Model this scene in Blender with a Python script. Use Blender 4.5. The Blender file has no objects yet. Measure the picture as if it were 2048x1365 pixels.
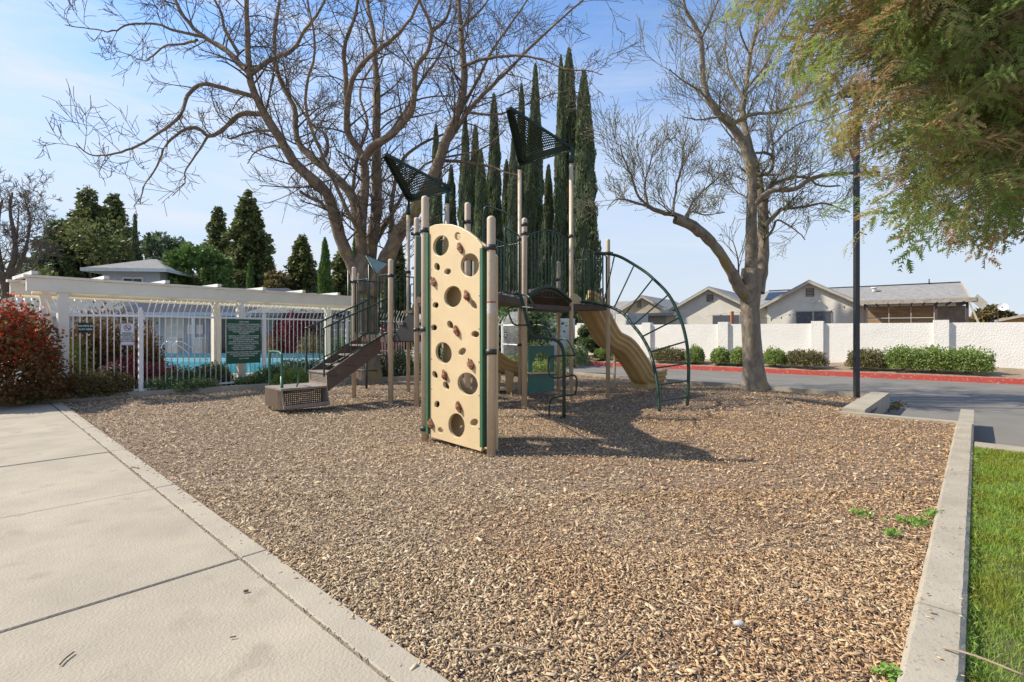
import bpy, math, random
import numpy as np
from mathutils import Vector, Matrix
R = math.radians
rnd = random.Random(7)
nrs = np.random.RandomState(11)
SC = bpy.context.scene
COL = SC.collection
F, H, U0, V0 = 1010.0, 1.35, 1024.0, 665.0

# ---------------- camera, sky, sun, exposure ----------------
cd = bpy.data.cameras.new('camera'); cam = bpy.data.objects.new('camera', cd); COL.objects.link(cam)
cam.location = (0, 0, H); cam.rotation_euler = (R(90), 0, 0)
cd.sensor_width = 36; cd.lens = 36 * F / 2048; cd.shift_y = -17.5 / 2048; cd.clip_start = .05; cd.clip_end = 3000
SC.camera = cam
SUN = Vector((-2.82, .25, 2.66)).normalized()
W = bpy.data.worlds.new('World'); SC.world = W; W.use_nodes = True
nt = W.node_tree; bg = nt.nodes['Background']
sky = nt.nodes.new('ShaderNodeTexSky'); sky.sky_type = 'NISHITA'; sky.sun_disc = False
sky.sun_elevation = math.asin(SUN.z); sky.sun_rotation = math.atan2(SUN.x, SUN.y)
sky.air_density = 1.0; sky.dust_density = 0; sky.ozone_density = 5
tc = nt.nodes.new('ShaderNodeTexCoord')
mp = nt.nodes.new('ShaderNodeMapping'); mp.inputs['Scale'].default_value = (1.2, 1.2, 7.0); mp.inputs['Rotation'].default_value = (R(12), R(-14), 0)
nz = nt.nodes.new('ShaderNodeTexNoise'); nz.inputs['Scale'].default_value = 2.1; nz.inputs['Detail'].default_value = 9; nz.inputs['Roughness'].default_value = .62; nz.inputs['Distortion'].default_value = .5
cr = nt.nodes.new('ShaderNodeValToRGB'); cr.color_ramp.elements[0].position = .40; cr.color_ramp.elements[1].position = .68
cr.color_ramp.elements[0].color = (.0, .0, .0, 1); cr.color_ramp.elements[1].color = (.8, .8, .8, 1)
mx = nt.nodes.new('ShaderNodeMix'); mx.data_type = 'RGBA'; mx.inputs[7].default_value = (2.5, 2.78, 3.2, 1)
nt.links.new(tc.outputs['Generated'], mp.inputs['Vector']); nt.links.new(mp.outputs[0], nz.inputs['Vector'])
nt.links.new(nz.outputs['Fac'], cr.inputs[0])
# thin cirrus veil thickens evenly towards the sunward side of the sky
dt = nt.nodes.new('ShaderNodeVectorMath'); dt.operation = 'DOT_PRODUCT'; dt.inputs[1].default_value = (SUN.x / math.hypot(SUN.x, SUN.y), SUN.y / math.hypot(SUN.x, SUN.y), 0)
nt.links.new(tc.outputs['Generated'], dt.inputs[0])
mr = nt.nodes.new('ShaderNodeMapRange'); mr.inputs[1].default_value = -.7; mr.inputs[2].default_value = .9; mr.inputs[3].default_value = .12; mr.inputs[4].default_value = 1.15
nt.links.new(dt.outputs['Value'], mr.inputs[0])
ml = nt.nodes.new('ShaderNodeMath'); ml.operation = 'MULTIPLY'
nt.links.new(cr.outputs['Color'], ml.inputs[0]); nt.links.new(mr.outputs[0], ml.inputs[1])
sz_ = nt.nodes.new('ShaderNodeSeparateXYZ'); nt.links.new(tc.outputs['Generated'], sz_.inputs[0])
hz = nt.nodes.new('ShaderNodeMapRange'); hz.inputs[1].default_value = 0; hz.inputs[2].default_value = .60; hz.inputs[3].default_value = .93; hz.inputs[4].default_value = 0; hz.interpolation_type = 'SMOOTHERSTEP'
nt.links.new(sz_.outputs[2], hz.inputs[0])
mm = nt.nodes.new('ShaderNodeMath'); mm.operation = 'MAXIMUM'; nt.links.new(ml.outputs[0], mm.inputs[0]); nt.links.new(hz.outputs[0], mm.inputs[1])
nt.links.new(hz.outputs[0], mx.inputs[0]); nt.links.new(sky.outputs[0], mx.inputs[6])
m2 = nt.nodes.new('ShaderNodeMix'); m2.data_type = 'RGBA'; m2.inputs[7].default_value = (3.15, 3.35, 3.6, 1); m3 = nt.nodes.new('ShaderNodeMath'); m3.operation = 'MULTIPLY'; m3.inputs[1].default_value = 1.0
nt.links.new(ml.outputs[0], m3.inputs[0]); nt.links.new(m3.outputs[0], m2.inputs[0]); nt.links.new(mx.outputs[2], m2.inputs[6]); nt.links.new(m2.outputs[2], bg.inputs['Color'])
bg.inputs['Strength'].default_value = .145
sd = bpy.data.lights.new('sun', 'SUN'); sd.energy = 3.6; sd.angle = R(.5); sd.color = (1.0, .93, .80)
so = bpy.data.objects.new('sun', sd); COL.objects.link(so); so.rotation_euler = SUN.to_track_quat('Z', 'Y').to_euler()
vs = SC.view_settings; vs.view_transform = 'Standard'; vs.look = 'None'; vs.gamma = 1; vs.use_curve_mapping = False; vs.exposure = .85
SC.cycles.max_bounces = 6; SC.cycles.diffuse_bounces = 4; SC.cycles.transparent_max_bounces = 8

# ---------------- helpers ----------------
def P(u, v, D): return Vector(((u - U0) / F * D, D, H - (v - V0) / F * D))
def G(u, v, z=0.):
    D = F * (H - z) / (v - V0); return Vector(((u - U0) / F * D, D, z))
OR = Vector((-1.62, 3.018, 0)); E = Vector((-.7357, .6774, 0)); N = Vector((.6774, .7357, 0))
def ST(s, t, z=0.): return OR + E * s + N * t + Vector((0, 0, z))
E1 = Vector((.7071, .7071, 0)); E2 = Vector((-.7071, .7071, 0)); UP = Vector((0, 0, 1))

def nodes(m):
    m.use_nodes = True; t = m.node_tree; return t, t.nodes['Principled BSDF']
def mat(name, col, col2=None, scale=6., rough=.6, bump=0., bscale=40., metal=0., detail=6, stretch=None, spec=.5, speck=None, sscale=60., lo=.35, hi=.65):
    m = bpy.data.materials.new(name); t, p = nodes(m)
    p.inputs['Roughness'].default_value = rough; p.inputs['Metallic'].default_value = metal; p.inputs['Specular IOR Level'].default_value = spec
    c = t.nodes.new('ShaderNodeTexCoord'); out = c.outputs['Object']
    if stretch:
        q = t.nodes.new('ShaderNodeMapping'); q.inputs['Scale'].default_value = stretch; t.links.new(out, q.inputs[0]); out = q.outputs[0]
    if col2 is None: col2 = tuple(x * .82 for x in col)
    n = t.nodes.new('ShaderNodeTexNoise'); n.inputs['Scale'].default_value = scale; n.inputs['Detail'].default_value = detail; n.inputs['Roughness'].default_value = .6
    t.links.new(out, n.inputs['Vector'])
    r = t.nodes.new('ShaderNodeValToRGB'); r.color_ramp.elements[0].position = lo; r.color_ramp.elements[1].position = hi
    r.color_ramp.elements[0].color = (*col2, 1); r.color_ramp.elements[1].color = (*col, 1)
    t.links.new(n.outputs['Fac'], r.inputs[0]); last = r.outputs[0]
    if speck:
        n2 = t.nodes.new('ShaderNodeTexNoise'); n2.inputs['Scale'].default_value = sscale; n2.inputs['Detail'].default_value = 3
        t.links.new(out, n2.inputs['Vector'])
        r2 = t.nodes.new('ShaderNodeValToRGB'); r2.color_ramp.elements[0].position = .58; r2.color_ramp.elements[1].position = .70
        t.links.new(n2.outputs['Fac'], r2.inputs[0])
        k = t.nodes.new('ShaderNodeMix'); k.data_type = 'RGBA'; k.inputs[7].default_value = (*speck, 1)
        t.links.new(r2.outputs[0], k.inputs[0]); t.links.new(last, k.inputs[6]); last = k.outputs[2]
    t.links.new(last, p.inputs['Base Color'])
    if bump:
        n3 = t.nodes.new('ShaderNodeTexNoise'); n3.inputs['Scale'].default_value = bscale; n3.inputs['Detail'].default_value = 5
        t.links.new(out, n3.inputs['Vector'])
        b = t.nodes.new('ShaderNodeBump'); b.inputs['Strength'].default_value = bump; b.inputs['Distance'].default_value = .02
        t.links.new(n3.outputs['Fac'], b.inputs['Height']); t.links.new(b.outputs[0], p.inputs['Normal'])
    return m
def leafmat(name, cols, rough=.6, trans=.3, big=None, bigscale=.6):
    m = bpy.data.materials.new(name); t, p = nodes(m); p.inputs['Roughness'].default_value = rough; p.inputs['Specular IOR Level'].default_value = .3
    g = t.nodes.new('ShaderNodeNewGeometry'); r = t.nodes.new('ShaderNodeValToRGB')
    els = r.color_ramp.elements
    while len(els) < len(cols): els.new(.5)
    for i, c in enumerate(cols): els[i].position = i / max(1, len(cols) - 1); els[i].color = (*c, 1)
    t.links.new(g.outputs['Random Per Island'], r.inputs[0]); last = r.outputs[0]
    if big:
        c = t.nodes.new('ShaderNodeTexCoord'); n = t.nodes.new('ShaderNodeTexNoise'); n.inputs['Scale'].default_value = bigscale; n.inputs['Detail'].default_value = 4
        t.links.new(c.outputs['Object'], n.inputs['Vector'])
        q = t.nodes.new('ShaderNodeValToRGB'); q.color_ramp.elements[0].position = .42; q.color_ramp.elements[1].position = .58
        t.links.new(n.outputs['Fac'], q.inputs[0])
        k = t.nodes.new('ShaderNodeMix'); k.data_type = 'RGBA'; k.blend_type = 'MULTIPLY'; k.inputs[0].default_value = 1
        q.color_ramp.elements[0].color = (*big, 1); q.color_ramp.elements[1].color = (1, 1, 1, 1)
        t.links.new(last, k.inputs[6]); t.links.new(q.outputs[0], k.inputs[7]); last = k.outputs[2]
    t.links.new(last, p.inputs['Base Color'])
    if trans:
        tr = t.nodes.new('ShaderNodeBsdfTranslucent'); t.links.new(last, tr.inputs['Color'])
        ms = t.nodes.new('ShaderNodeMixShader'); ms.inputs[0].default_value = trans
        t.links.new(p.outputs[0], ms.inputs[1]); t.links.new(tr.outputs[0], ms.inputs[2])
        t.links.new(ms.outputs[0], t.nodes['Material Output'].inputs['Surface'])
    return m

M = {}
M['concrete'] = mat('concrete', (.42, .355, .262), (.31, .265, .20), 1.6, .88, .35, 70, speck=(.325, .27, .20), sscale=4, detail=12, lo=.28, hi=.66)
M['concrete_edge'] = mat('concrete_edge', (.41, .35, .26), (.345, .295, .225), 2.5, .85, .3, 80, speck=(.35, .31, .25), sscale=60)
M['curb'] = mat('curb_concrete', (.41, .355, .27), (.32, .275, .21), 2.2, .9, .25, 90, speck=(.26, .23, .19), sscale=50)
M['asphalt'] = mat('asphalt', (.215, .195, .17), (.17, .155, .135), .8, .9, .3, 150, spec=.2, speck=(.24, .225, .20), sscale=120)
M['red'] = mat('red_kerb_paint', (.52, .07, .05), (.40, .07, .05), 3, .6, .2, 60, speck=(.5, .26, .2), sscale=14)
M['dirt'] = mat('bare_dirt', (.30, .22, .145), (.19, .135, .09), 2.2, .95, .5, 30, speck=(.4, .31, .2), sscale=20)
M['soil'] = mat('soil', (.10, .075, .05), (.05, .038, .026), 4, .95, .5, 30)
M['lawn'] = mat('lawn_soil', (.07, .09, .025), (.10, .075, .035), 5, .95, .5, 30)
M['post'] = mat('tan_post_paint', (.60, .475, .335), (.53, .41, .285), 3, .42, 0, 60, detail=10, speck=(.50, .385, .265), sscale=22)
M['tan'] = mat('tan_plastic', (.66, .505, .29), (.605, .455, .255), 3, .45, .05, 200, detail=10, speck=(.60, .45, .26), sscale=16)
M['slide'] = mat('slide_plastic', (.56, .39, .17), (.49, .33, .14), 2, .38, .05, 80)
M['green'] = mat('dark_green_steel', (.015, .045, .024), (.012, .034, .019), 4, .38, 0, 60)
M['panel_green'] = mat('mid_green_steel', (.05, .14, .07), (.042, .115, .06), 4, .4)
M['teal'] = mat('teal_plastic', (.07, .20, .16), (.06, .17, .135), 3, .45)
M['roofgreen'] = mat('roof_green', (.014, .035, .024), (.011, .026, .018), 3, .45)
M['stair'] = mat('brown_stair_coating', (.13, .088, .06), (.10, .068, .048), 4, .6, .1, 80)
M['deck'] = mat('brown_deck_coating', (.095, .062, .042), (.07, .047, .033), 4, .6, .1, 80)
M['deckside'] = mat('deck_grey_top', (.30, .245, .20), (.25, .205, .165), 6, .6, .2, 80, speck=(.16, .12, .1), sscale=30)
M['dark'] = mat('dark_fittings', (.035, .033, .03), None, 5, .45)
M['rock'] = mat('rust_handhold', (.30, .10, .03), (.12, .035, .015), 30, .6, .6, 60)
M['bark'] = mat('grey_bark', (.24, .185, .135), (.12, .09, .066), 5, .95, 1., 16, stretch=(1, 1, .45), speck=(.24, .185, .055), sscale=3.2)
M['limb'] = mat('brown_limb_bark', (.27, .195, .13), (.14, .10, .068), 6, .95, 1., 24, speck=(.30, .235, .08), sscale=4)
M['twig'] = mat('twig_bark', (.15, .115, .082), (.09, .07, .05), 3, .9)
M['ashbark'] = mat('pale_grey_bark', (.33, .27, .20), (.17, .135, .10), 7, .95, 1., 14, stretch=(1, 1, .5), speck=(.30, .23, .07), sscale=1.8)
M['ashtwig'] = mat('pale_twig', (.24, .20, .12), (.14, .115, .07), 3, .9)
M['cream'] = mat('cream_painted_timber', (.86, .80, .67), (.80, .74, .61), 3, .6, .05, 30)
M['white'] = mat('white_powder_coat', (.88, .85, .82), (.82, .79, .76), 3, .4)
M['whitepanel'] = mat('white_timber', (.78, .76, .72), None, 3, .6)
M['stucco'] = mat('white_stucco', (.80, .76, .69), (.73, .69, .625), 1.2, .9, .9, 22, detail=8)
M['housew'] = mat('house_stucco', (.68, .63, .53), (.60, .555, .465), 2, .9, .6, 25)
M['housetan'] = mat('house_tan', (.40, .345, .26), (.35, .30, .23), 2, .9, .3, 25)
M['fascia'] = mat('pale_fascia', (.46, .41, .33), None, 3, .6)
M['shingle'] = mat('grey_shingle', (.30, .285, .27), (.215, .205, .195), 3.5, .95, .4, 20, stretch=(1, 1, 4), speck=(.36, .34, .32), sscale=8, spec=.1)
M['midshingle'] = mat('mid_shingle', (.20, .205, .195), (.13, .135, .13), 3.5, .95, .4, 20, stretch=(1, 1, 4), spec=.08)
M['darkshingle'] = mat('dark_shingle', (.07, .075, .095), (.05, .055, .07), 3.5, .95, .4, 20, stretch=(1, 1, 4), spec=.08)
M['solar'] = mat('solar_panel_glass', (.02, .03, .05), None, 3, .15)
M['bluehouse'] = mat('blue_grey_siding', (.36, .43, .50), (.32, .385, .45), 4, .7)
M['bluetrim'] = mat('pale_blue_trim', (.58, .64, .64), None, 4, .6)
M['glass'] = mat('window_glass', (.03, .04, .045), None, 4, .08)
M['screen'] = mat('window_screen', (.085, .09, .10), None, 4, .5)
M['plywood'] = mat('weathered_plywood', (.36, .235, .13), (.20, .14, .09), 1.5, .9, .2, 20, stretch=(1, 1, 6), speck=(.42, .30, .18), sscale=3)
M['brownwood'] = mat('dark_timber', (.09, .055, .04), None, 5, .8)
M['yellow'] = mat('ochre_wall', (.45, .27, .08), None, 5, .8)
M['redpaint'] = mat('red_chimney', (.45, .03, .03), None, 5, .6)
M['pole'] = mat('bronze_pole', (.035, .037, .042), (.028, .03, .034), 3, .4)
M['water'] = mat('pool_water', (.04, .36, .42), (.06, .45, .50), 1.5, .06, .15, 6)
M['tile'] = mat('pool_tile', (.05, .14, .20), (.1, .3, .35), 12, .3)
M['steel'] = mat('stainless_steel', (.75, .75, .75), None, 3, .15, metal=1.)
M['bin'] = mat('pale_bin', (.55, .53, .50), None, 3, .6)
M['signgreen'] = mat('sign_green', (.015, .10, .05), (.013, .085, .042), 3, .5)
M['signdark'] = mat('sign_dark_green', (.006, .035, .028), None, 3, .4)
M['signwhite'] = mat('sign_white', (.78, .77, .78), None, 3, .5)
M['ink'] = mat('black_ink', (.02, .02, .025), None, 3, .5)
M['redink'] = mat('dark_red_ink', (.25, .02, .05), None, 3, .5)
M['letter'] = mat('pale_lettering', (.72, .76, .70), None, 3, .5)
M['stick'] = mat('stick', (.20, .13, .08), (.1, .065, .04), 30, .9)
M['palestick'] = mat('pale_stick', (.40, .30, .20), (.28, .2, .13), 30, .9)
M['pebble'] = mat('pebble', (.50, .48, .45), None, 30, .8)
M['clear'] = mat('pale_clear_panel', (.30, .40, .36), None, 3, .12)
L = {}
L['cypress'] = leafmat('cypress_green', [(0.081, 0.109, 0.046), (0.127, 0.161, 0.069), (0.184, 0.213, 0.103), (0.149, 0.155, 0.086)], trans=.3)
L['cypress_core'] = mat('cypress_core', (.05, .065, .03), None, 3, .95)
L['cedar'] = leafmat('conifer_dark', [(.08, .10, .03), (.13, .155, .045), (.19, .21, .07), (.14, .14, .055)], trans=.3)
L['brightcon'] = leafmat('conifer_bright', [(0.068, 0.121, 0.027), (0.121, 0.203, 0.047), (0.189, 0.270, 0.068)], trans=.25)
L['greycon'] = leafmat('conifer_grey', [(0.104, 0.150, 0.078), (0.156, 0.208, 0.104), (0.221, 0.273, 0.150)], trans=.3)
L['redshrub'] = leafmat('red_shrub_leaf', [(.66, .045, .015), (.74, .10, .025), (.55, .05, .02), (.40, .10, .03)], trans=.35)
L['darkred'] = leafmat('dark_shrub_leaf', [(.14, .07, .03), (.20, .09, .035), (.11, .10, .035), (.22, .075, .03), (.15, .14, .045)], trans=.3)
L['maroon'] = leafmat('maroon_leaf', [(.16, .03, .045), (.28, .05, .07), (.10, .03, .03)], trans=.3)
L['hedge'] = leafmat('hedge_leaf', [(.16, .22, .05), (.24, .32, .08), (.34, .42, .13), (.19, .26, .06)], trans=.35)
L['brownhedge'] = leafmat('brown_hedge_leaf', [(.17, .155, .07), (.25, .21, .09), (.14, .15, .055), (.28, .22, .13)], trans=.3)
L['darkhedge'] = leafmat('dark_hedge_leaf', [(0.062, 0.100, 0.031), (0.112, 0.163, 0.056), (0.163, 0.225, 0.088), (0.275, 0.325, 0.200)], trans=.3)
L['bronze'] = leafmat('bronze_bush_leaf', [(.14, .10, .03), (.22, .16, .05), (.10, .10, .03), (.30, .22, .12)], trans=.3)
L['pale'] = leafmat('pale_flower_leaf', [(.55, .50, .40), (.35, .33, .20), (.60, .45, .42), (.16, .18, .07)], trans=.3)
L['lime'] = leafmat('lime_leaf', [(.20, .22, .05), (.28, .28, .08), (.14, .17, .04)], trans=.3)
L['redwood'] = leafmat('redwood_needles', [(.16, .24, .06), (.24, .33, .08), (.34, .42, .12), (.38, .23, .10), (.46, .32, .16), (.20, .27, .07), (.28, .33, .09), (.44, .43, .14)], trans=.5)
L['bud'] = leafmat('spring_bud', [(.34, .38, .09), (.42, .44, .14), (.28, .30, .09)], trans=.4)
L['grass'] = leafmat('grass_blade', [(.19, .31, .045), (.29, .46, .065), (.42, .58, .11), (.25, .40, .05), (.58, .60, .27)], trans=.5, big=(1.0, .80, .62), bigscale=2.6)
L['weed'] = leafmat('weed_leaf', [(0.160, 0.320, 0.048), (0.256, 0.448, 0.080)], trans=.35)
L['chipmat'] = None

def chipmat():
    m = bpy.data.materials.new('wood_chip'); t, p = nodes(m); p.inputs['Roughness'].default_value = .85; p.inputs['Specular IOR Level'].default_value = .2
    g = t.nodes.new('ShaderNodeNewGeometry')
    def ramp(cols):
        r = t.nodes.new('ShaderNodeValToRGB'); els = r.color_ramp.elements
        while len(els) < len(cols): els.new(.5)
        for i, c in enumerate(cols): els[i].position = i / (len(cols) - 1); els[i].color = (*c, 1)
        t.links.new(g.outputs['Random Per Island'], r.inputs[0]); return r
    a = ramp([(0.106, 0.064, 0.039), (0.393, 0.275, 0.164), (0.545, 0.397, 0.238), (0.660, 0.514, 0.327), (0.330, 0.216, 0.126), (0.502, 0.363, 0.219), (0.455, 0.338, 0.219), (0.709, 0.583, 0.392), (0.251, 0.168, 0.102), (0.576, 0.427, 0.257)])
    b = ramp([(0.101, 0.053, 0.032), (0.201, 0.107, 0.059), (0.369, 0.232, 0.127), (0.564, 0.362, 0.183), (0.621, 0.445, 0.255), (0.291, 0.166, 0.095), (0.506, 0.306, 0.151), (0.593, 0.389, 0.207), (0.657, 0.519, 0.334), (0.213, 0.134, 0.084), (0.525, 0.342, 0.183)])
    n = t.nodes.new('ShaderNodeTexNoise'); n.inputs['Scale'].default_value = .5; n.inputs['Detail'].default_value = 5; n.inputs['Roughness'].default_value = .65
    c = t.nodes.new('ShaderNodeTexCoord'); t.links.new(c.outputs['Object'], n.inputs['Vector'])
    q = t.nodes.new('ShaderNodeValToRGB'); q.color_ramp.elements[0].position = .42; q.color_ramp.elements[1].position = .62
    # fresher orange chips lie towards the kerb side of the bed
    sx = t.nodes.new('ShaderNodeSeparateXYZ'); t.links.new(c.outputs['Object'], sx.inputs[0])
    a1 = t.nodes.new('ShaderNodeMath'); a1.operation = 'MULTIPLY_ADD'; a1.inputs[1].default_value = .085; t.links.new(sx.outputs[0], a1.inputs[0]); t.links.new(n.outputs['Fac'], a1.inputs[2])
    t.links.new(a1.outputs[0], q.inputs[0])
    k = t.nodes.new('ShaderNodeMix'); k.data_type = 'RGBA'
    t.links.new(q.outputs[0], k.inputs[0]); t.links.new(a.outputs[0], k.inputs[6]); t.links.new(b.outputs[0], k.inputs[7])
    t.links.new(k.outputs[2], p.inputs['Base Color']); return m
M['chip'] = chipmat()
M['chipbed'] = mat('chip_bed', (.27, .19, .125), (.12, .08, .055), 30, .95, 1., 45, speck=(.42, .33, .24), sscale=38)

def tag(o, label=None, cat=None, group=None, kind=None):
    if label: o['label'] = label
    if cat: o['category'] = cat
    if group: o['group'] = group
    if kind: o['kind'] = kind
    return o
ORG = {}
def empty(name, loc, label=None, cat=None, group=None):
    o = bpy.data.objects.new(name, None); COL.objects.link(o); o.location = loc; o.empty_display_size = .2
    tag(o, label, cat, group); ORG[o] = Vector(loc); return o
def obj(name, me, parent=None, loc=(0, 0, 0)):
    o = bpy.data.objects.new(name, me); COL.objects.link(o); o.location = loc
    if parent: o.parent = parent
    return o
class MB:
    def __init__(s, xf=None): s.v = []; s.f = []; s.xf = xf; s.sm = []
    def add(s, vs, fs, smooth=False):
        b = len(s.v)
        s.v += [tuple(s.xf @ Vector(p)) for p in vs] if s.xf else [tuple(p) for p in vs]
        s.f += [tuple(i + b for i in f) for f in fs]; s.sm += [smooth] * len(fs); return s
    def box(s, lo, hi):
        x0, y0, z0 = lo; x1, y1, z1 = hi
        return s.add([(x0, y0, z0), (x1, y0, z0), (x1, y1, z0), (x0, y1, z0), (x0, y0, z1), (x1, y0, z1), (x1, y1, z1), (x0, y1, z1)],
                     [(0, 3, 2, 1), (4, 5, 6, 7), (0, 1, 5, 4), (1, 2, 6, 5), (2, 3, 7, 6), (3, 0, 4, 7)])
    def bar(s, a, b, w, h, up=UP):
        a, b = Vector(a), Vector(b); d = (b - a).normalized(); x = d.cross(Vector(up))
        if x.length < 1e-4: x = d.cross(Vector((0, 1, 0)))
        x.normalize(); y = x.cross(d); vs = []
        for p in (a, b):
            for i, j in ((-1, -1), (1, -1), (1, 1), (-1, 1)): vs.append(p + x * i * w / 2 + y * j * h / 2)
        return s.add(vs, [(0, 1, 2, 3), (7, 6, 5, 4), (0, 4, 5, 1), (1, 5, 6, 2), (2, 6, 7, 3), (3, 7, 4, 0)])
    def prism(s, poly, z0, z1):
        n = len(poly); vs = [(p[0], p[1], z0) for p in poly] + [(p[0], p[1], z1) for p in poly]
        return s.add(vs, [tuple(range(n))[::-1], tuple(range(n, 2 * n))] + [(i, (i + 1) % n, (i + 1) % n + n, i + n) for i in range(n)])
    def slab(s, pts, off):
        n = len(pts); off = Vector(off); vs = [Vector(p) for p in pts] + [Vector(p) + off for p in pts]
        return s.add(vs, [tuple(range(n)), tuple(range(n, 2 * n))[::-1]] + [(i, i + n, (i + 1) % n + n, (i + 1) % n) for i in range(n)])
    def tube(s, pts, r, sides=8, caps=True):
        pts = [Vector(p) for p in pts]; n = len(pts)
        rr = r if isinstance(r, (list, tuple)) else [r] * n
        vs = []; x = None
        for i, p in enumerate(pts):
            d = (pts[min(i + 1, n - 1)] - pts[max(i - 1, 0)])
            d = d.normalized() if d.length > 1e-9 else UP.copy()
            if x is None:
                x = d.orthogonal().normalized()
            else:
                x = x - d * x.dot(d)
                x = x.normalized() if x.length > 1e-6 else d.orthogonal().normalized()
            y = d.cross(x)
            for k in range(sides):
                a = 2 * math.pi * k / sides; vs.append(p + (x * math.cos(a) + y * math.sin(a)) * rr[i])
        fs = [(i * sides + k, i * sides + (k + 1) % sides, (i + 1) * sides + (k + 1) % sides, (i + 1) * sides + k) for i in range(n - 1) for k in range(sides)]
        s.add(vs, fs, True)
        if caps:
            b = len(s.v) - len(vs)
            s.f += [tuple(b + k for k in range(sides))[::-1], tuple(b + (n - 1) * sides + k for k in range(sides))]; s.sm += [False, False]
        return s
    def mesh(s, name, m, o=Vector((0, 0, 0))):
        me = bpy.data.meshes.new(name)
        me.from_pydata([(p[0] - o[0], p[1] - o[1], p[2] - o[2]) for p in s.v], [], s.f)
        if any(s.sm): me.polygons.foreach_set('use_smooth', s.sm)
        me.materials.append(m); me.update(); return me
    def build(s, name, m, parent=None, label=None, cat=None, group=None, kind=None, loc=None, auto=False):
        if parent is not None: o = ORG[parent]; ob = obj(name, s.mesh(name, m, o), parent); ORG[ob] = o
        else:
            if loc is None and kind is None and s.v:
                a = np.array(s.v); c = (a.min(0) + a.max(0)) / 2; loc = (float(c[0]), float(c[1]), float(a[:, 2].min()))
            loc = Vector(loc or (0, 0, 0)); ob = obj(name, s.mesh(name, m, loc), None, loc); ORG[ob] = loc
        tag(ob, label, cat, group, kind); return ob
def npmesh(name, V, Fc, m, smooth=False):
    me = bpy.data.meshes.new(name); V = np.asarray(V, np.float32); Fc = np.asarray(Fc, np.int32); k = Fc.shape[1]
    me.vertices.add(len(V)); me.vertices.foreach_set('co', V.ravel())
    me.loops.add(Fc.size); me.loops.foreach_set('vertex_index', Fc.ravel())
    me.polygons.add(len(Fc)); me.polygons.foreach_set('loop_start', np.arange(len(Fc), dtype=np.int32) * k)
    me.polygons.foreach_set('loop_total', np.full(len(Fc), k, np.int32))
    if smooth: me.polygons.foreach_set('use_smooth', np.ones(len(Fc), bool))
    me.materials.append(m); me.update(calc_edges=True); return me
def child(name, me, parent): ob = obj(name, me, parent); ORG[ob] = ORG[parent]; return ob
def leaves(C, size, dirs=None, asp=.55, jit=.35):
    """quads (as 2-tri kites) at points C (n,3); random orientation, optional mean long axis dirs"""
    n = len(C); C = np.asarray(C, float)
    a = nrs.normal(size=(n, 3))
    if dirs is not None: a = np.asarray(dirs) + a * jit
    a /= np.linalg.norm(a, axis=1)[:, None] + 1e-9
    b = np.cross(a, nrs.normal(size=(n, 3))); b /= np.linalg.norm(b, axis=1)[:, None] + 1e-9
    sz = (size * (.6 + .8 * nrs.rand(n)))[:, None]
    V = np.stack([C - a * sz * .5, C + b * sz * .5 * asp, C + a * sz * .5, C - b * sz * .5 * asp], 1).reshape(-1, 3)
    Fq = np.arange(4 * n).reshape(n, 4); return V, Fq
def smooth_line(pts, step=4):
    out = []; n = len(pts); pts = [Vector(p) for p in pts]
    for i in range(n - 1):
        p0, p1, p2, p3 = pts[max(i - 1, 0)], pts[i], pts[i + 1], pts[min(i + 2, n - 1)]
        for k in range(step):
            t = k / step
            out.append(.5 * ((2 * p1) + (p2 - p0) * t + (2 * p0 - 5 * p1 + 4 * p2 - p3) * t * t + (3 * p1 - p0 - 3 * p2 + p3) * t ** 3))
    out.append(pts[-1]); return out
def text_mb(lines, size, m, name, parent, origin, xdir, ydir, spacing=1.35, extr=.001, bold=0., sizes=None, gaps=None):
    """flat lettering, centred on origin, lines going down; xdir right, ydir up"""
    xdir = Vector(xdir).normalized(); ydir = Vector(ydir).normalized(); zd = xdir.cross(ydir)
    y = 0.; allv = []; allf = []
    for i, ln in enumerate(lines):
        sz = sizes[i] if sizes else size
        if gaps and gaps[i]: y -= gaps[i]
        if ln:
            c = bpy.data.curves.new('lettering', 'FONT'); c.body = ln; c.size = sz; c.align_x = 'CENTER'; c.extrude = extr; c.offset = bold; c.resolution_u = 2
            to = bpy.data.objects.new('lettering', c); COL.objects.link(to)
            dg = bpy.context.evaluated_depsgraph_get(); me = bpy.data.meshes.new_from_object(to.evaluated_get(dg))
            b = len(allv)
            for v in me.vertices: allv.append(Vector(origin) + xdir * v.co.x + ydir * (v.co.y + y) + zd * v.co.z)
            for p in me.polygons: allf.append(tuple(b + k for k in p.vertices))
            bpy.data.objects.remove(to); bpy.data.curves.remove(c); bpy.data.meshes.remove(me)
        y -= sz * spacing
    q = MB(); q.add(allv, allf); return q.build(name, m, parent)
def pfence(x): return x
# =============================== SETTING ===============================
def st_poly(pts, z=0.): return [ST(s, t, z) for s, t in pts]
# far ground: one sheet to the horizon, below everything
b = MB(); b.add([(-600, -60, -.34), (600, -60, -.34), (600, 900, -.34), (-600, 900, -.34)], [(0, 1, 2, 3)])
b.build('ground', M['dirt'], kind='structure')
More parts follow.
